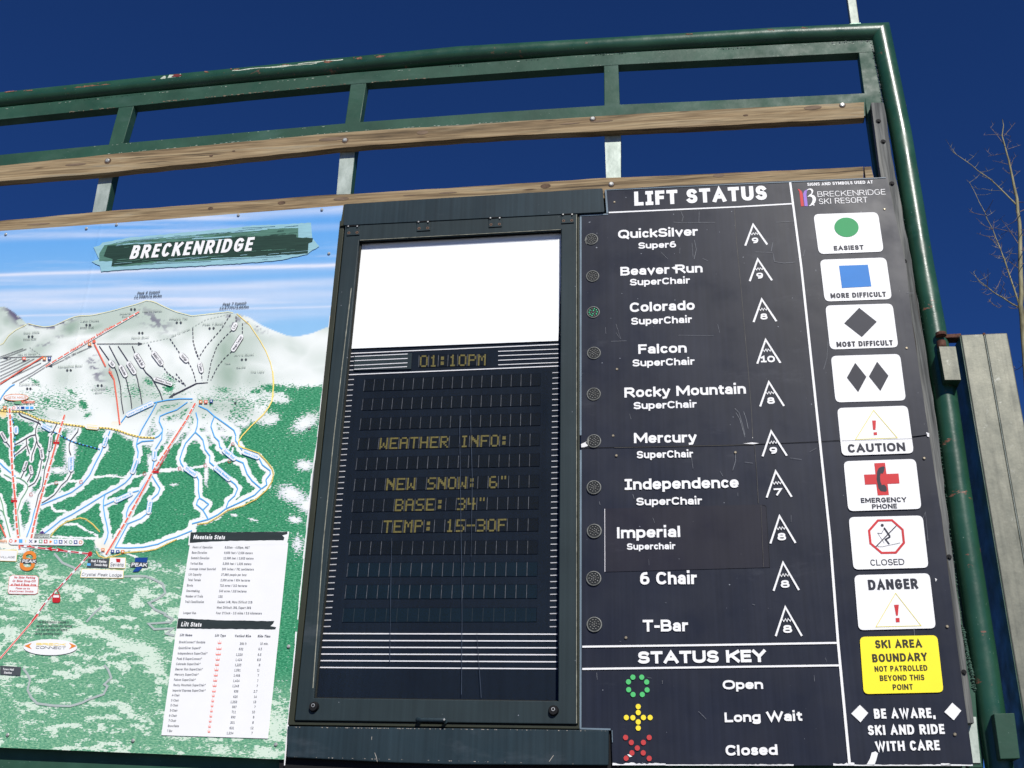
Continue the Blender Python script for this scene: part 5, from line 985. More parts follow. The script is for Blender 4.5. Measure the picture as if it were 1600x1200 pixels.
# hinges
def hinge(x, y, w_, h_):
    hb = MB().prism([(x, y), (x+w_, y-1.3), (x+w_, y+h_-1.3), (x, y+h_)], .0165, .0045).build('hinge', M_door, cab, bevel=.001)
    MB().tube([P(x, y+.5, .0165), P(x+w_, y-.8, .0165)], .004, 10).build('hinge_pin', M_black, hb)
    for k in (.18, .82):
        MB().disc((x+w_*k, y+h_*.72-k*1.0), 2.3, .0170, 10).build('screw_hole', plain('rusty screw', (.14, .08, .05, 1), .6, .3, nscale=(200, 200, 200)), hb)
        MB().disc((x+w_*k, y+h_*.72-k*1.0), 1.2, .0173, 8).build('screw_slot', M_black, hb)
        a = P(x+w_*k*1.1-1, y+.5, .019); MB().tube([a, a+Vector((0, -.004, 0))], .0035, 8).build('screw', M_screw, hb)
hinge(541.5, 353.5, 20, 14.5); hinge(651, 346.5, 21, 14.5); hinge(763.5, 340.5, 20.5, 14.5); hinge(877, 335, 20, 14)
# latches and handle
for x, y in ((491, 1104.5), (865, 1110.5)):
    o = P(x, y, .012)
    kb = MB(); kb.tube([o, o+Vector((0, -.014, 0))], [.019, .015], 20); k = kb.build('latch', M_black, cab, smooth=False)
    kb = MB(); kb.tube([o+Vector((0, -.014, .003)), o+Vector((0, -.016, .003))], .0065, 14); kb.build('lock_cylinder', M_screw, k)
    kb = MB(); kb.tube([o+Vector((0, -.016, .003)), o+Vector((0, -.0163, .003))], .0045, 10); kb.build('keyhole', M_black, k)
a, b2 = P(653, 1125, .03), P(694, 1125.5, .03)
hb = MB(); hb.tube([a+Vector((0, .018, 0)), a+Vector((0, -.004, 0)), a.lerp(b2, .15)+Vector((0, -.004, 0)), a.lerp(b2, .85)+Vector((0, -.004, 0)), b2+Vector((0, -.004, 0)), b2+Vector((0, .018, 0))], [.009, .009, .007, .007, .009, .009], 12)
hb.build('handle', M_head, cab, smooth=True)
for x in (694,): screw(cab, x, 1124.5, .046, .004)
# printed white rules and ticks on the display panel
LD = -.0250
MB().line([(546.8, 552.2), (873.8, 537.9)], 1.5, LD).build('white_rule', M_line, cab); MB().line([(543.3, 585.5), (874, 571.7)], 1.6, LD).build('white_rule', M_line, cab)
for y0_, y1_ in ((989.9, 990.9), (1000.7, 1001.6), (1011.3, 1012.2), (1021.9, 1023), (1032.2, 1034.1), (1042.8, 1045)):
    k = (y0_-989.9)/53; MB().line([(505-5*k, y0_), (870.7, y1_)], 1.75, LD).build('white_rule', M_line, cab)
for i in range(44):
    t = i/43; 
    zl = P(543, 593.4, LD).z+(P(505, 979, LD).z-P(543, 593.4, LD).z)*t; zr = P(863, 582.4, LD).z+(P(859, 979.2, LD).z-P(863, 582.4, LD).z)*t
    for (xa, xb, xc, xd, z_, sgn) in ((542.7, 505.5, 553, 516.5, zl, 1), (863, 859, 874, 870.5, zr, 1)):
        ya = 593.4+(979-593.4)*t
        A0 = P(xa+(xb-xa)*t, ya, LD); B0 = P(xc+(xd-xc)*t, ya, LD)
        # start columns are measured at the two ends and interpolated on the board itself
        pa = P(xa, 593.4 if sgn else 0, LD).x*(1-t)+P(xb, 979, LD).x*t; pb = P(xc, 593.4, LD).x*(1-t)+P(xd, 979, LD).x*t
        MB().strip2([(pa, z_), (pb, z_+.0005)], .0037, Vector((0, BY-LD, 0)), Vector((1, 0, 0)), Vector((0, 0, 1)), cap=False).build('tick_mark', M_tick, cab)
for i in range(4):
    MB().line([(545.5-i*.5, 557.5+i*6.9), (553-i*.3, 557.2+i*6.9)], 1.1, LD).build('tick_mark', M_line, cab)
pl_ = MB().prism([(553.5, 555.7), (643.5, 551.6), (642, 576.5), (552.5, 578.8)], -.021, .005).build('raised_plate', M_door, cab, 'small raised plate with four rules left of the clock', bevel=.0008)
for (a, b2) in (((554.5, 556.9), (637, 553)), ((554, 563.6), (637, 560)), ((553.6, 571), (636.6, 566.8)), ((553.2, 577), (636, 572.8))): MB().line([a, b2], 1.2, -.0204).build('white_rule', M_line, pl_)
for a, b2 in (((778.4, 548.9), (873.3, 545.3)), ((778.4, 555.8), (873.3, 552.2)), ((778.4, 562.9), (873.3, 559)), ((778.4, 570), (873.3, 566.2))): MB().line([a, b2], 1.2, LD).build('white_rule', M_line, cab)
# five by seven dot letters
F5 = {'W': "10001 10001 10001 10101 10101 11011 10001", 'E': "11111 10000 10000 11110 10000 10000 11111", 'A': "01110 10001 10001 11111 10001 10001 10001", 'T': "11111 00100 00100 00100 00100 00100 00100",
'H': "10001 10001 10001 11111 10001 10001 10001", 'R': "11110 10001 10001 11110 10100 10010 10001", 'I': "01110 00100 00100 00100 00100 00100 01110", 'N': "10001 11001 11101 10111 10011 10001 10001", 'F': "11111 10000 10000 11110 10000 10000 10000",
'O': "01110 10001 10001 10001 10001 10001 01110", ':': "00000 01100 01100 00000 01100 01100 00000", 'S': "01111 10000 10000 01110 00001 00001 11110", '6': "01110 10000 10000 11110 10001 10001 01110", '"': "01010 01010 00000 00000 00000 00000 00000",
'B': "11110 10001 10001 11110 10001 10001 11110", '3': "11110 00001 00001 01110 00001 00001 11110", '4': "10010 10010 10010 11111 00010 00010 00010", 'M': "10001 11011 10101 10101 10001 10001 10001", 'P': "11110 10001 10001 11110 10000 10000 10000",
'1': "00100 01100 00100 00100 00100 00100 01110", '5': "11111 10000 10000 11110 00001 00001 11110", '-': "00000 00000 00000 11111 00000 00000 00000", '0': "01110 10001 10001 10001 10001 10001 01110"}
z6 = lambda x, y: (480+x/3.636, 520+y/3.636); z7 = lambda x, y: (480+x/3.636, 820+y/3.636)
rows = [(z6, 328, 267, 331, 1327, 232, 300), (z6, 318, 376, 440, 1327, 345, 412), (z6, 306, 487, 552, 1327, 457, 525), (z6, 295, 600, 665, 1324, 572, 640), (z6, 284, 712, 780, 1322, 687, 757),
        (z6, 273, 830, 899, 1320, 808, 878), (z6, 262, 948, 1018, 1317, 930, 1000), (z6, 252, 1068, 1140, 1315, 1053, 1125), (z7, 245, 95, 170, 1313, 90, 165), (z7, 233, 218, 295, 1310, 212, 291), (z7, 222, 343, 420, 1308, 340, 417), (z7, 208, 475, 552, 1305, 472, 550)]
TXT = {3: (2, 'WEATHER INFO:'), 5: (3, 'NEW SNOW: 6"'), 6: (4, 'BASE: 34"'), 7: (3, 'TEMP: 15-30F')}
M_sep = plain('module edge', (.085, .09, .10, 1), .5, .5, nscale=(8, 8, 40)); M_socket = plain('module shadow gap', (.0028, .005, .010, 1), .7, spec=.05); M_sepd = plain('module edge dark', (.02, .03, .036, 1), .5, .35, nscale=(8, 8, 40))
def module(x0, x1, yt0, yb0, yt1, yb1, f, ch, sepm, cell, dx):
    """one character module: face in a shallow frame, bright left edge; slanted edges follow the photo"""
    q = [f(x0+2, yt0), f(x1-2, yt1), f(x1-2+dx, yb1), f(x0+2+dx, yb0)]
    mb = MB(); mb.prism(q, LD, .003); mb.cur = 1
    mb.line([f(x0, yt0), f(x0+dx, yb0)], .85, LD+.0006)
    mb.cur = 2; mb.line([f(x0, yt0-1.5), f(x1, yt1-1.5)], .6, LD+.0004); mb.line([f(x1-1, yt1), f(x1-1+dx, yb1)], .7, LD+.0004)
    o = mb.build('character_module', [cell, sepm, M_socket], cab)
    if ch and ch != ' ':
        A0 = P(*q[0], LD+.001); B0 = P(*q[1], LD+.001); D0 = P(*q[3], LD+.001)
        mb = MB(); bits = F5[ch].split(); e1 = (B0-A0); e2 = (D0-A0)
        for r_ in range(7):
            for k in range(5):
                if bits[r_][k] == '1':
                    u = .075+k*.172; v = .005+r_*.142
                    pts = [A0+e1*(u+a)+e2*(v+b_) for a, b_ in ((0, 0), (.170, 0), (.170, .140), (0, .140))]
                    mb.add(pts, [(0, 1, 2, 3)])
        mb.build('lit_dots', M_dots, o)['kind'] = 'stuff'
for r_, (f, xl_, yt_, yb_, xr_, yt2, yb2) in enumerate(rows):
    start, s = TXT.get(r_, (0, ''))
    for k in range(18):
        a, b2 = k/18, (k+1)/18; L = lambda p, q, t: p+(q-p)*t
        ch = s[k-start] if s and 0 <= k-start < len(s) else None
        module(L(xl_, xr_, a), L(xl_, xr_, b2), L(yt_, yt2, a), L(yb_, yb2, a), L(yt_, yt2, b2), L(yb_, yb2, b2), f, ch, M_sep if r_ < 8 else M_sepd if r_ > 10 else M_linelo if 0 else M_sep, M_cell if r_ < 9 else M_cell2, -8*(1-a*.8))
for k, ch in enumerate('01:10PM'):
    a, b2 = k/7, (k+1)/7
    module(636+385*a, 636+385*b2, 128-7.5*a, 195-10*a, 128-7.5*b2, 195-10*b2, z6, ch, M_sep, M_cell, -3)
# poster and acrylic pane
po = MB().prism([(560, 370), (880, 353), (872.2, 532.4), (547.4, 544.7)], -.0215, .002).build('blank_poster', M_poster)
po['label'] = 'blank white poster behind the cabinet door, above the clock'; po['category'] = 'poster'
gm2 = bpy.data.materials.new('acrylic pane'); gm2.use_nodes = True; gt = gm2.node_tree; gt.nodes.clear()
out = gt.nodes.new('ShaderNodeOutputMaterial'); tr2 = gt.nodes.new('ShaderNodeBsdfTransparent'); gl = gt.nodes.new('ShaderNodeBsdfGlossy'); fr = gt.nodes.new('ShaderNodeFresnel'); mx = gt.nodes.new('ShaderNodeMixShader')
tr2.inputs[0].default_value = (.97, .98, .98, 1); gl.inputs['Roughness'].default_value = .02; fr.inputs[0].default_value = 1.22
gt.links.new(fr.outputs[0], mx.inputs[0]); gt.links.new(tr2.outputs[0], mx.inputs[1]); gt.links.new(gl.outputs[0], mx.inputs[2]); gt.links.new(mx.outputs[0], out.inputs[0])
MB().poly([(560, 374), (878, 357), (873.5, 1097), (489, 1092)], -.0135).build('acrylic_pane', gm2, cab, 'clear acrylic door pane')
mb = MB()
for pts in ([(718, 650), (720, 800), (722, 960), (721, 1085)], [(612, 840), (610, 950), (609, 1035)], [(745, 990), (750, 1060), (752, 1090)], [(735, 640), (738, 750), (736, 870)]):
    mb.line(pts, .8, -.0130)
mb.build('drip_marks', plain('faint drip', (.03, .045, .07, 1), .6, .5, nscale=(30, 30, 9)), cab)['kind'] = 'stuff'
# ---------------------------------------------------------------- lift status board
c = P(1220, 1190, 0)
sb_ = thing('lift_status_board', 'charcoal lift status board with lift names, round lamps and ski safety symbols', 'sign board', (c.x, c.y, c.z))
redge = [(1386, 276.5), (1416, 416), (1425, 503), (1445, 637), (1451.5, 679), (1470, 800), (1497, 1018), (1521, 1196)]
US = .004; LS = .0015
up = [(947.5, 296), (1040, 290.5), (1200, 283.5), (1386, 276.5)]+[(1416, 416), (1425, 503), (1445, 637), (1451.5, 679)]+[(1280, 689.5), (1177.5, 694), (1040, 697), (907.8, 699.5), (907.5, 500), (906.5, 338), (950.5, 333)]
lowp = [(907.8, 700.3), (1177.5, 694.6), (1280, 690.2), (1451.8, 679.8), (1470, 800), (1497, 1018), (1521, 1196), (1200, 1196), (957, 1194.5), (955, 1139.5), (908.5, 1138), (908, 900)]
MB().prism(up, US, .012).build('upper_sheet', M_board, sb_, 'upper half of the board, down to the horizontal seam'); MB().prism(lowp, LS, .010).build('lower_sheet', M_board, sb_, 'lower half of the board, below the seam')
# pale edge trim round the cabinet cut-out
def trim(a, b2, w_, d=.006):
    dx, dy = b2[0]-a[0], b2[1]-a[1]; L = math.hypot(dx, dy); nx_, ny_ = -dy/L*w_/2, dx/L*w_/2
    MB().prism([(a[0]+nx_, a[1]+ny_), (b2[0]+nx_, b2[1]+ny_), (b2[0]-nx_, b2[1]-ny_), (a[0]-nx_, a[1]-ny_)], d, .02).build('edge_trim', M_trim, sb_)
trim((907.3, 338.5), (907.2, 680), 2.8); trim((907.4, 703), (907, 1138), 2.8); trim((906, 337), (950, 334.5), 1.8, .0062); trim((946.3, 296.5), (949, 332.6), 2.8); trim((906, 1138.3), (954, 1139.6), 2.6, .0062); trim((956.3, 1141), (957, 1160), 1.0); trim((948, 296.8), (1384, 277.6), 1.0, .0062)
mb = MB(); mb.line([(908, 699.9), (1040, 697.4), (1177.5, 694.2)], .6, US+.0006); mb.line([(1177.5, 694), (1280, 690), (1451, 679.6)], .6, US+.0006); mb.build('seam_shadow', M_black, sb_)
mb = MB(); mb.line([(1147.3, 325), (1151, 380), (1157, 440), (1163, 510), (1169, 577), (1174, 640), (1176.5, 690)], .55, US+.0006); mb.line([(1179, 695), (1182.5, 740), (1185, 786)], .55, US+.0006); mb.line([(1189, 790), (1193, 886)], .4, .007); mb.line([(960, 699.5), (1177, 694.8)], .5, LS+.003)
mb.build('seam_line', plain('seam edge', (.09, .085, .075, 1), .6, .5, nscale=(6, 6, 20)), sb_)
pt_ = MB().prism([(944.8, 794.6), (1190, 788.2), (1196.5, 790), (1202.5, 886.5), (945.2, 893.6)], .0035, .002).build('patch_sheet', M_patch, sb_, 'overlaid darker patch carrying the Imperial lettering')
MB().line([(944.9, 795), (945.2, 893.4)], .9, .0045).build('patch_edge', M_line, pt_)
MB().line([(1191, 788.6), (1197, 790.8), (1202.8, 886.4)], .5, .0045).build('patch_edge', M_black, pt_)
TD = .0052
zA = lambda x, y: (880+x/4, 280+y/4); zB = lambda x, y: (880+x/4, 560+y/4); zC = lambda x, y: (880+x/3.3335, 840+y/3.3335)
for q_, w_ in (([zA(285, 208), zA(1100, 172), zA(1430, 153)], 2.5), ([(1234.5, 284), (1252, 416.5), (1280, 679), (1297, 840), (1309.5, 1004), (1327.5, 1194)], 3.3), ([(909.8, 1010.4), (1110, 1007.8), (1308, 1004.4)], 3.0), ([(909.8, 1045.2), (1110, 1042.5), (1312, 1039.6)], 3.0)):
    MB().line(q_, w_, TD+(.0006 if w_ == 3.3 else 0)).build('white_rule', M_white, sb_)
T_ = [('LIFT STATUS', zA, 445, 166, 1275, 128, 88/4, .225), ('QuickSilver', zA, 343, 371, 843, 352, 13.4, .2), ('Super6', zA, 470, 435, 706, 426, 9.8, .2), ('Beaver Run', zA, 358, 603, 872, 582, 13.6, .2), ('SuperChair', zA, 417, 665, 793, 651, 10.3, .2), ('Colorado', zA, 417, 831, 823, 816, 14.8, .2), ('SuperChair', zA, 425, 910, 806, 897, 11, .2), ('Falcon', zA, 470, 1092, 773, 1083, 14.8, .2), ('SuperChair', zA, 433, 1171, 822, 1159, 11, .2),
 ('Rocky Mountain', zB, 383, 245, 1143, 220, 15.6, .2), ('SuperChair', zB, 440, 318, 835, 307, 11.2, .2), ('Mercury', zB, 443, 530, 835, 524, 16, .2), ('SuperChair', zB, 460, 625, 813, 618, 11.4, .2), ('Īndependence', zB, 385, 822, 1098, 808, 17, .2), ('SuperChair', zB, 457, 919, 869, 912, 12, .2), ('Imperial', zB, 337, 1125, 735, 1116, 17.4, .2),
 ('Superchair', zC, 332, 64, 585, 60, 10.2, .2), ('6 Chair', zC, 400, 245, 698, 242, 19.5, .2), ('T-Bar', zC, 415, 490, 652, 488, 18.5, .2), ('STATUS KEY', zC, 390, 657, 1058, 648, 19.2, .24), ('Open', zC, 832, 791, 1042, 788, 14.5, .22), ('Long Wait', zC, 842, 962, 1246, 954, 15.2, .22), ('Closed', zC, 847, 1136, 1118, 1132, 16.5, .22)]
def fixI(s): return s.replace('I', 'Ī') if s in ('LIFT STATUS',) else s
for s, z, x0, y0_, x1, y1_, h, wt in T_:
    text(MB(), fixI(s), z(x0, y0_), z(x1, y1_), h, TD, wt=wt*(1.06 if s not in ('LIFT STATUS', 'STATUS KEY') else 1.06), xh=.76, gap=.085 if s != 'LIFT STATUS' else .12).build('lettering', M_white, sb_)
MB().poly([zA(676, 552), zA(700, 545), zA(700, 565), zA(690, 562)], TD).build('vinyl_scrap', M_white, sb_)
CH = [(zA, (1187, 283), (1138, 415), (1275, 408), '9', 401), (zA, (1216, 500), (1166, 637), (1305, 632), '9', 622), (zA, (1241, 750), (1190, 893), (1333, 888), '8', 878), (zA, (1265, 1003), (1213, 1153), (1358, 1148), '10', 1145),
 (zB, (1285, 147), (1231, 300), (1380, 297), '8', 285), (zB, (1300, 455), (1246, 612), (1398, 608), '9', 597), (zB, (1328, 705), (1272, 870), (1428, 865), '7', 857), (zB, (1352, 985), (1295, 1157), (1452, 1153), '8', 1138), (zC, (1145, 130), (1096, 277), (1228, 273), '8', 262), (zC, (1157, 362), (1107, 513), (1243, 512), '8', 497)]
for z, ap, l, r, dg, yb in CH:
    A_ = z(*ap); L = z(*l); Rr = z(*r); mb = MB(); mb.line([L, A_, Rr], 3.1, TD); hgt = L[1]-A_[1]
    sx = lambda t, v: (A_[0]+(L[0]-A_[0])*v*(1-t)+(Rr[0]-A_[0])*v*t, A_[1]+((L[1]-A_[1])*(1-t)+(Rr[1]-A_[1])*t)*v)
    mb.line([sx(.1, .42), sx(.25, .50), sx(.38, .40), sx(.5, .50), sx(.63, .40), sx(.76, .49), sx(.9, .42)], 1.0, TD+.0004)
    peak = mb.build('peak_symbol', M_white, sb_)
    s_ = 4 if z is not zC else 3.3335; cx_ = (A_[0]*.35+(L[0]+Rr[0])*.325); py_ = z(0, yb)[1]; w_ = hgt*(.155 if len(dg) == 1 else .3)
    text(MB(), dg, (cx_-w_+.4, py_), (cx_+w_+.4, py_-.4), hgt*.27, TD, wt=.24, gap=.1).build('lettering', M_white, peak)
# round status lamps
M_lens = plain('smoky lamp lens', (.026, .028, .027, 1), .35, .3, nscale=(90, 90, 90)); M_ring = plain('lamp ring', (.17, .175, .16, 1), .5, .4, nscale=(60, 60, 60)); M_bulb = plain('unlit bulb', (.27, .27, .25, 1), .25, .5, nscale=(200, 200, 200)); M_blk2 = plain('bulb socket', (.010, .011, .012, 1), .5)
gl_, gn_, gbs = nodes('lit green bulb'); gbs.inputs['Base Color'].default_value = (.02, .3, .15, 1); gbs.inputs['Emission Color'].default_value = (.05, .75, .35, 1); gbs.inputs['Emission Strength'].default_value = .9
lam = [(zA(177, 377), 10), (zA(184, 608), 10), (zA(188, 833), 10), (zA(192, 1088), 10.5), (zB(191, 225), 10.8), (zB(192, 518), 11), (zB(192, 807), 11.2), (zB(194, 1080), 11.4), (zC(159, 213), 11.6), (zC(162, 453), 11.8)]
for i, ((x, y), r) in enumerate(lam):
    o = P(x, y, US); m_ = (P(x+1, y, US)-o).length*r; n = 28
    mb = MB(); ring_ = [(1.04, 0), (1.0, -.004), (.9, -.0045), (.86, -.001)]
    vs = [o+Vector((math.cos(2*math.pi*j/n)*m_*k, yy_, math.sin(2*math.pi*j/n)*m_*k)) for k, yy_ in ring_ for j in range(n)]
    mb.add(vs, [(a*n+j, a*n+(j+1) % n, (a+1)*n+(j+1) % n, (a+1)*n+j) for a in range(3) for j in range(n)]); mb.add([v for v in vs[3*n:]], [tuple(range(n))])
    lamp = mb.build('status_lamp', M_ring, sb_, 'round lamp lit green beside Colorado' if i == 2 else None)
    MB().add([o+Vector((math.cos(2*math.pi*j/n)*m_*.86, -.0016, math.sin(2*math.pi*j/n)*m_*.86)) for j in range(n)], [tuple(range(n))]).build('lens', M_lens if i != 2 else M_blk2, lamp)
    bs = MB(); so2 = MB(); bl = MB()
    pts = [(0, 0)]+[(.3*math.cos(k*math.pi/3+.4), .3*math.sin(k*math.pi/3+.4)) for k in range(6)]+[(.62*math.cos(k*math.pi/5), .62*math.sin(k*math.pi/5)) for k in range(10)]
    for k, (u, v) in enumerate(pts):
        cc = o+Vector((u*m_, -.002, v*m_)); rr = m_*.105
        lit = i == 2 and k >= 7 and (k-7) in (0, 1, 2, 4, 5, 6, 7, 9) or i == 2 and k in (2, 5)
        so2.k += 1; so2.add([cc+Vector((math.cos(j*math.pi/4)*rr*1.25, -.00002*k, math.sin(j*math.pi/4)*rr*1.25)) for j in range(8)], [tuple(range(8))])
        tgt = bl if lit else bs
        jit = random.uniform(-.15, .15)*rr
        vs = [cc+Vector((math.cos(j*math.pi/4)*rr*q_+jit, yy_, math.sin(j*math.pi/4)*rr*q_+rr*.25)) for q_, yy_ in ((.8, -.0004), (.5, -.0022)) for j in range(8)]
        tgt.add(vs, [(j, (j+1) % 8, 8+(j+1) % 8, 8+j) for j in range(8)]+[tuple(range(8, 16))])
    so2.build('sockets', M_blk2, lamp)['kind'] = 'stuff'
    if bs.v: bs.build('bulbs', M_bulb, lamp)['kind'] = 'stuff'
    if bl.v: bl.build('lit_bulbs', gl_, lamp)['kind'] = 'stuff'
    if i in (0, 5): MB().poly([(x-10.8, y+1), (x-7, y-7), (x-8.4, y+2), (x-7.6, y+8), (x-9.6, y+4)], US+.003).build('broken_rim', plain('chipped rim', (.25, .26, .24, 1), .6, .3), lamp)
# status key dots
for cs, mt_, lab in (([(363, 727), (409, 727), (340, 751), (435, 752), (341, 792), (437, 793), (364, 817), (412, 817)], M_kg, 'green dot of the ring meaning open'), ([(391, 880), (391, 911), (329, 937), (363, 938), (418, 937), (453, 937), (391, 960), (391, 992)], M_ky, 'yellow dot of the cross meaning long wait'), ([(325, 1041), (448, 1041), (355, 1067), (418, 1067), (386, 1096), (358, 1121), (417, 1121), (328, 1149), (448, 1150)], M_kr, 'red dot of the diagonal cross meaning closed')):
    for p in cs: MB().disc(zC(*p), 4.0, TD, 18, ry=4.1).build('key_dot', mt_, sb_, lab)
# logo and heading
zL = lambda x, y: (1240+x/10, 270+y/10)
text(MB(), 'SIGNS AND SYMBOLS USED AT', zL(217, 206), zL(1238, 167), 4.8, TD, wt=.2, gap=.12).build('lettering', M_white, sb_)
mb = MB(); text(mb, 'BRECKENRIDGE', zL(378, 377), zL(1440, 338), 8.4, TD, wt=.095, gap=.14); mb.build('lettering', M_white, sb_); mb = MB(); text(mb, 'SKI RESORT', zL(400, 490), zL(1160, 462), 8.6, TD, wt=.1, gap=.14); mb.build('lettering', M_white, sb_)
MB().poly([zL(*p) for p in ((60, 250), (95, 262), (125, 285), (140, 325), (162, 520), (115, 522), (98, 360), (88, 290))], TD).build('logo_stroke', M_red, sb_)
MB().poly([zL(*p) for p in ((235, 255), (195, 268), (165, 285), (150, 330), (172, 520), (222, 520), (200, 340), (205, 290))], TD).build('logo_stroke', M_pur, sb_)
MB().poly([zL(*p) for p in ((205, 275), (225, 252), (260, 243), (290, 252), (308, 280), (300, 315), (280, 340), (318, 352), (345, 385), (350, 420), (335, 465), (300, 500), (262, 518), (235, 520), (265, 495), (290, 455), (298, 415), (285, 382), (258, 368), (212, 376), (245, 345), (275, 325), (282, 295), (270, 272), (245, 262))], TD+.0004).build('logo_stroke', M_white, sb_)
MB().disc(zL(315, 502), 1.4, TD).build('registered_mark', M_line, sb_)
# symbol signs
SG = [((1270.9, 334.7), (1371.7, 331.4), (1381, 393), (1279.5, 397)), ((1281, 405.8), (1384.5, 402.3), (1393.8, 467.2), (1288.8, 471.1)), ((1289.5, 477.4), (1394.5, 474.2), (1403.7, 542.5), (1297, 546)), ((1298.2, 556.2), (1406.2, 553), (1415.7, 625.5), (1305.7, 628.7)), ((1308, 637.5), (1418, 633.7), (1428, 708), (1315.5, 712)),
      ((1318, 720.7), (1430.7, 717), (1440, 795), (1325.5, 798.7)), ((1326, 808), (1441.6, 805.4), (1451, 887), (1333.6, 890)), ((1334.6, 898.6), (1452.4, 895.6), (1462.4, 981.6), (1341.6, 984.6)), ((1343.2, 995), (1464.4, 992.4), (1474.4, 1081.6), (1349.6, 1084.4))]
SN = ['easiest sign with a green circle', 'more difficult sign with a blue square', 'most difficult sign with one dark diamond', 'sign with two dark diamonds', 'caution sign with a yellow triangle and red exclamation mark', 'emergency phone sign with a red cross and handset', 'closed sign with a crossed out skier in a red octagon', 'danger sign with a yellow triangle and red exclamation mark', 'yellow ski area boundary sign']
sg = [MB().prism(rrect(q, 8.5), TD+.001, .0015).build('symbol_sign', M_white if i < 8 else M_yel, sb_, SN[i]) for i, q in enumerate(SG)]
SD = TD+.0020
z1 = lambda x, y: (1220+x/4.286, 260+y/4.286); z2 = lambda x, y: (1240+x/4, 520+y/4); z3 = lambda x, y: (1280+x/5, 780+y/5); z4 = lambda x, y: (1280+x/5, 960+y/5)
def st(i, s, z, x0, y0_, x1, y1_, h, mat=M_ink, wt=.245, **kw): text(MB(), s, z(x0, y0_), z(x1, y1_), h, SD, wt=wt, **kw).build('lettering', mat, sg[i])
def sy(i, z, pts, mat, nm='symbol', dd=0): MB().poly([z(*p) for p in pts], SD+dd).build(nm, mat, sg[i])
mb = MB(); o = P(*z1(440, 407), SD); a = (P(z1(440, 407)[0]+1, z1(440, 407)[1], SD)-o).length*19
mb.add([o+Vector((math.cos(k*math.pi/20)*a, 0, math.sin(k*math.pi/20)*a*.98)) for k in range(40)], [tuple(range(40))]); mb.build('symbol', M_sgreen, sg[0]); st(0, 'EASIEST', z1, 357, 563, 556, 556, 7.2)
sy(1, z1, ((390, 665), (583, 658), (607, 803), (410, 814)), M_sblue); st(1, 'MORE DIFFICULT', z1, 335, 883, 702, 872, 7.8)
sy(2, z1, ((525, 947), (643, 1040), (543, 1142), (425, 1050)), M_ink); st(2, 'MOST DIFFICULT', z2, 270, 89, 618, 78, 8.2)
sy(3, z2, ((385, 187), (455, 275), (404, 370), (333, 280)), M_ink); sy(3, z2, ((522, 180), (593, 268), (543, 363), (471, 272)), M_ink)
MB().line([z2(500, 484), z2(648, 656), z2(387, 666)], .9, SD, closed=True).build('triangle', M_tri, sg[4]); sy(4, z2, ((491, 548), (515, 548), (512, 606), (497, 606)), M_red); sy(4, z2, ((500, 622), (521, 621), (522, 638), (501, 639)), M_red); st(4, 'CAUTION', z2, 342, 749, 700, 738, 13.2, wt=.24)
MB().line([z2(302, 674), z2(520, 668), z2(742, 660)], .5, SD+.0004).build('seam_line', M_linelo, sg[4])
sy(5, z2, ((504, 815), (571, 812), (581, 882), (656, 879), (662, 941), (588, 944), (596, 1013), (526, 1016), (517, 946), (447, 949), (440, 886), (512, 884)), M_red)
sy(5, z2, ((545, 838), (562, 834), (570, 842), (566, 862), (558, 880), (545, 878), (540, 900), (543, 930), (552, 952), (566, 948), (580, 962), (584, 985), (575, 993), (545, 990), (530, 970), (519, 915), (522, 865), (532, 845)), M_ink, dd=.0006)
st(5, 'EMERGENCY', z2, 422, 1063, 707, 1057, 7.6, wt=.22); st(5, 'PHONE', z2, 492, 1101, 648, 1097, 7.4, wt=.22)
oc = [(459, 166), (569, 164), (651, 237), (662, 340), (598, 417), (488, 419), (401, 345), (390, 245)]
MB().line([z3(*p) for p in oc], 3.5, SD, closed=True).build('octagon', M_red, sg[6])
sk = MB(); sk.disc(z3(493, 203), 2.4, SD+.0004); sk.line([z3(507, 222), z3(553, 290)], 2.6, SD+.0004); sk.line([z3(556, 292), z3(518, 313), z3(548, 350)], 2.2, SD+.0008); sk.line([z3(505, 235), z3(487, 268), z3(455, 263)], .7, SD+.0004); sk.line([z3(457, 264), z3(510, 343)], .45, SD+.0004); sk.line([z3(455, 358), z3(462, 370), z3(490, 371), z3(632, 341)], .5, SD+.0004); sk.line([z3(443, 370), z3(603, 206)], 1.3, SD+.0012)
sk.build('skier_symbol', M_ink, sg[6]); st(6, 'CLOSED', z3, 403, 519, 668, 512, 9.4, wt=.14)
st(7, 'DANGER', z3, 387, 710, 775, 699, 16, wt=.24); MB().line([z3(597, 734), z3(796, 988), z3(443, 997)], .9, SD, closed=True).build('triangle', M_tri, sg[7]); sy(7, z3, ((585, 825), (622, 824), (615, 908), (601, 909)), M_red); sy(7, z3, ((598, 928), (627, 927), (629, 960), (600, 961)), M_red)
for s, x0, y0_, x1, y1_, h, wt in (('SKI AREA', 441, 265, 803, 258, 12.8, .22), ('BOUNDARY', 418, 374, 847, 362, 12.8, .22), ('NOT PATROLLED', 435, 448, 848, 439, 8.8, .2), ('BEYOND THIS', 476, 520, 822, 513, 8.8, .2), ('POINT', 577, 591, 733, 587, 8.8, .2)): st(8, s, z4, x0, y0_, x1, y1_, h, M_inkbrown, wt)
for s, x0, y0_, x1, y1_ in (('BE AWARE,', 432, 815, 905, 808), ('SKI AND RIDE', 385, 944, 975, 934), ('WITH CARE', 443, 1070, 942, 1060)): text(MB(), s, z4(x0, y0_), z4(x1, y1_), 15.4, TD, wt=.23).build('lettering', M_white, sb_)
for q in (((318, 707), (383, 770), (323, 843), (250, 775)), ((1040, 690), (1110, 752), (1052, 827), (978, 762))): MB().poly([z4(*p) for p in q], TD).build('white_diamond', M_white, sb_)
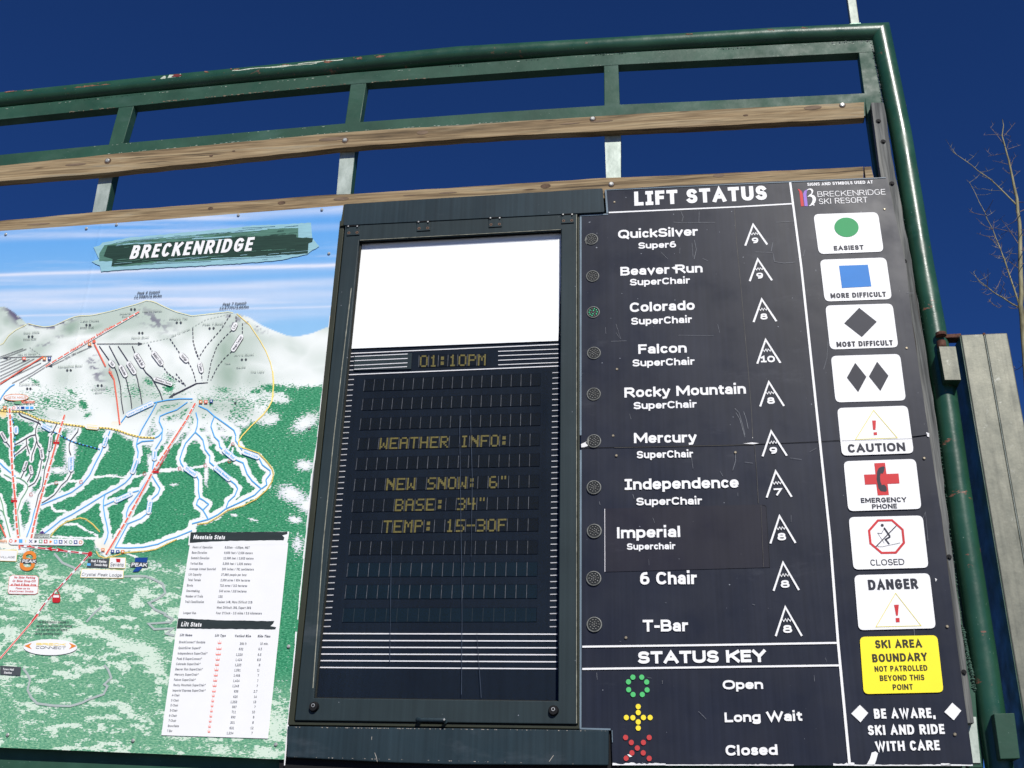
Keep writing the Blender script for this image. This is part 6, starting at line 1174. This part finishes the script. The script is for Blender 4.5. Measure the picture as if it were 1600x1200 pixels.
# screws, chips, scratches, tears
for x, y in ((960, 316), (964, 577), (958, 681), (963, 712), (978, 996.5), (1382, 327), (1416.5, 544), (1444, 716), (1480, 979), (1492, 1147.6), (1149, 707)): screw(sb_, x, y, US, .0055, plain('brass screw', srgb(150, 140, 120, .9), .4, .3, metal=.4, nscale=(200, 200, 200)))
ch = MB()
def chip(pts, d=TD): ch.poly(pts, d)
def torn(x0, x1, y, h):
    n = max(3, int((x1-x0)/4)); t_ = [(x0+(x1-x0)*i/n, y-random.uniform(.2, h)) for i in range(n+1)]; chip(t_+[(x1, y+1.2), (x0, y+1.2)])
torn(957, 1040, 1194.5, 3.2); torn(1302, 1335, 1195, 4); torn(1335, 1520, 1195.4, 1.2); torn(1180, 1240, 1195.2, 1.6); torn(1470, 1486, 1195, 2.5); torn(1040, 1180, 1195, .8)
chip([(1354, 1195), (1359, 1186), (1362, 1176), (1368, 1174), (1372, 1177), (1369, 1188), (1366, 1196)]); chip([(980, 1179), (983, 1178.5), (988, 1182), (984, 1183)]); chip([zB(1125, 532), zB(1180, 524), zB(1225, 530), zB(1190, 536)]); chip([zB(1168, 495), zB(1185, 492), zB(1185, 502), zB(1172, 503)]); chip([zB(112, 535), zB(150, 518), zB(138, 528), zB(158, 545), zB(130, 555), zB(113, 556)]); chip([(1447, 675), (1452, 677), (1452, 683), (1449, 682)]); chip([(1461, 903), (1464, 905), (1462, 909)])
ch.build('vinyl_chip', M_chip, sb_)['kind'] = 'stuff'
tear = MB(); tear.prism([(1425, 676), (1437, 671), (1446, 676), (1449, 679), (1425, 682)], .0065, .003); tear.prism([zB(1140, 500), zB(1180, 490), zB(1195, 520), zB(1135, 528)], .0065, .003); tear.build('lifted_vinyl', M_board, sb_)
scr = MB()
for pts, w_ in ([(1162, 643), (1166, 655), (1169, 670)], .9), ([(1150, 645), (1156, 655), (1164, 683)], .9), ([(1148, 638), (1155, 645), (1162, 670), (1164, 680)], .8), ([zA(690, 268), zA(740, 273), zA(860, 270), zA(950, 270)], .6), ([zA(735, 200), zA(750, 235), zA(742, 265)], .5), ([zA(850, 200), zA(848, 268)], .5), ([zA(1310, 395), zA(1300, 450)], .7), ([zA(1310, 460), zA(1320, 515), zA(1380, 525), zA(1450, 518)], .8), ([zA(1200, 455), zA(1310, 458)], .5), ([zA(820, 380), zA(832, 440), zA(818, 500)], .7), ([zA(805, 400), zA(812, 490)], .5), ([zA(610, 455), zA(655, 500)], .5), ([zA(730, 430), zA(728, 465)], .5), ([zA(330, 905), zA(360, 1000), zA(330, 960)], .5), ([zA(300, 1013), zA(395, 1010)], .5), ([zA(965, 905), zA(978, 960)], .5), ([zA(720, 975), zA(940, 978)], .4), ([zA(870, 495), zA(905, 510)], .5), ([zA(1330, 270), zA(1450, 262)], .5), ([(1325, 452), (1343, 455), (1352, 449)], .5), ([zB(1420, 622), zB(1490, 632)], .5), ([zB(1135, 648), zB(1185, 655)], .5), ([zB(1075, 595), zB(1078, 640), zB(1060, 700)], .7), ([zB(980, 705), zB(998, 735)], .5), ([zB(800, 610), zB(812, 690)], .5), ([zB(560, 995), zB(572, 1028)], .5), ([zC(705, 905), zC(745, 945)], .6), ([(1287, 577), (1292, 560), (1294, 530)], .5), ([(1440, 815), (1446, 800), (1450, 845)], .6), ([(1265, 706), (1276, 700)], .5), ([zC(985, 347), zC(998, 350)], .6), ([(1428, 980), (1429, 995)], .6), ([(1255, 400), (1258, 390)], .6), ([(1340, 510), (1347, 519)], .9), ([(1373, 590), (1377, 600)], 1.6): scr.line(pts, w_*.75, TD+.0003)
for _ in range(20):
    x = random.uniform(930, 1440); y = random.uniform(340, 1180); a = random.choice([1.57, 1.5, 1.3, 0, .2]); l_ = random.uniform(2, 11)
    scr.line([(x, y), (x+math.cos(a)*l_, y+math.sin(a)*l_)], random.uniform(.25, .5), TD-.0007+.0003)
scr.build('scratches', M_scr, sb_)['kind'] = 'stuff'
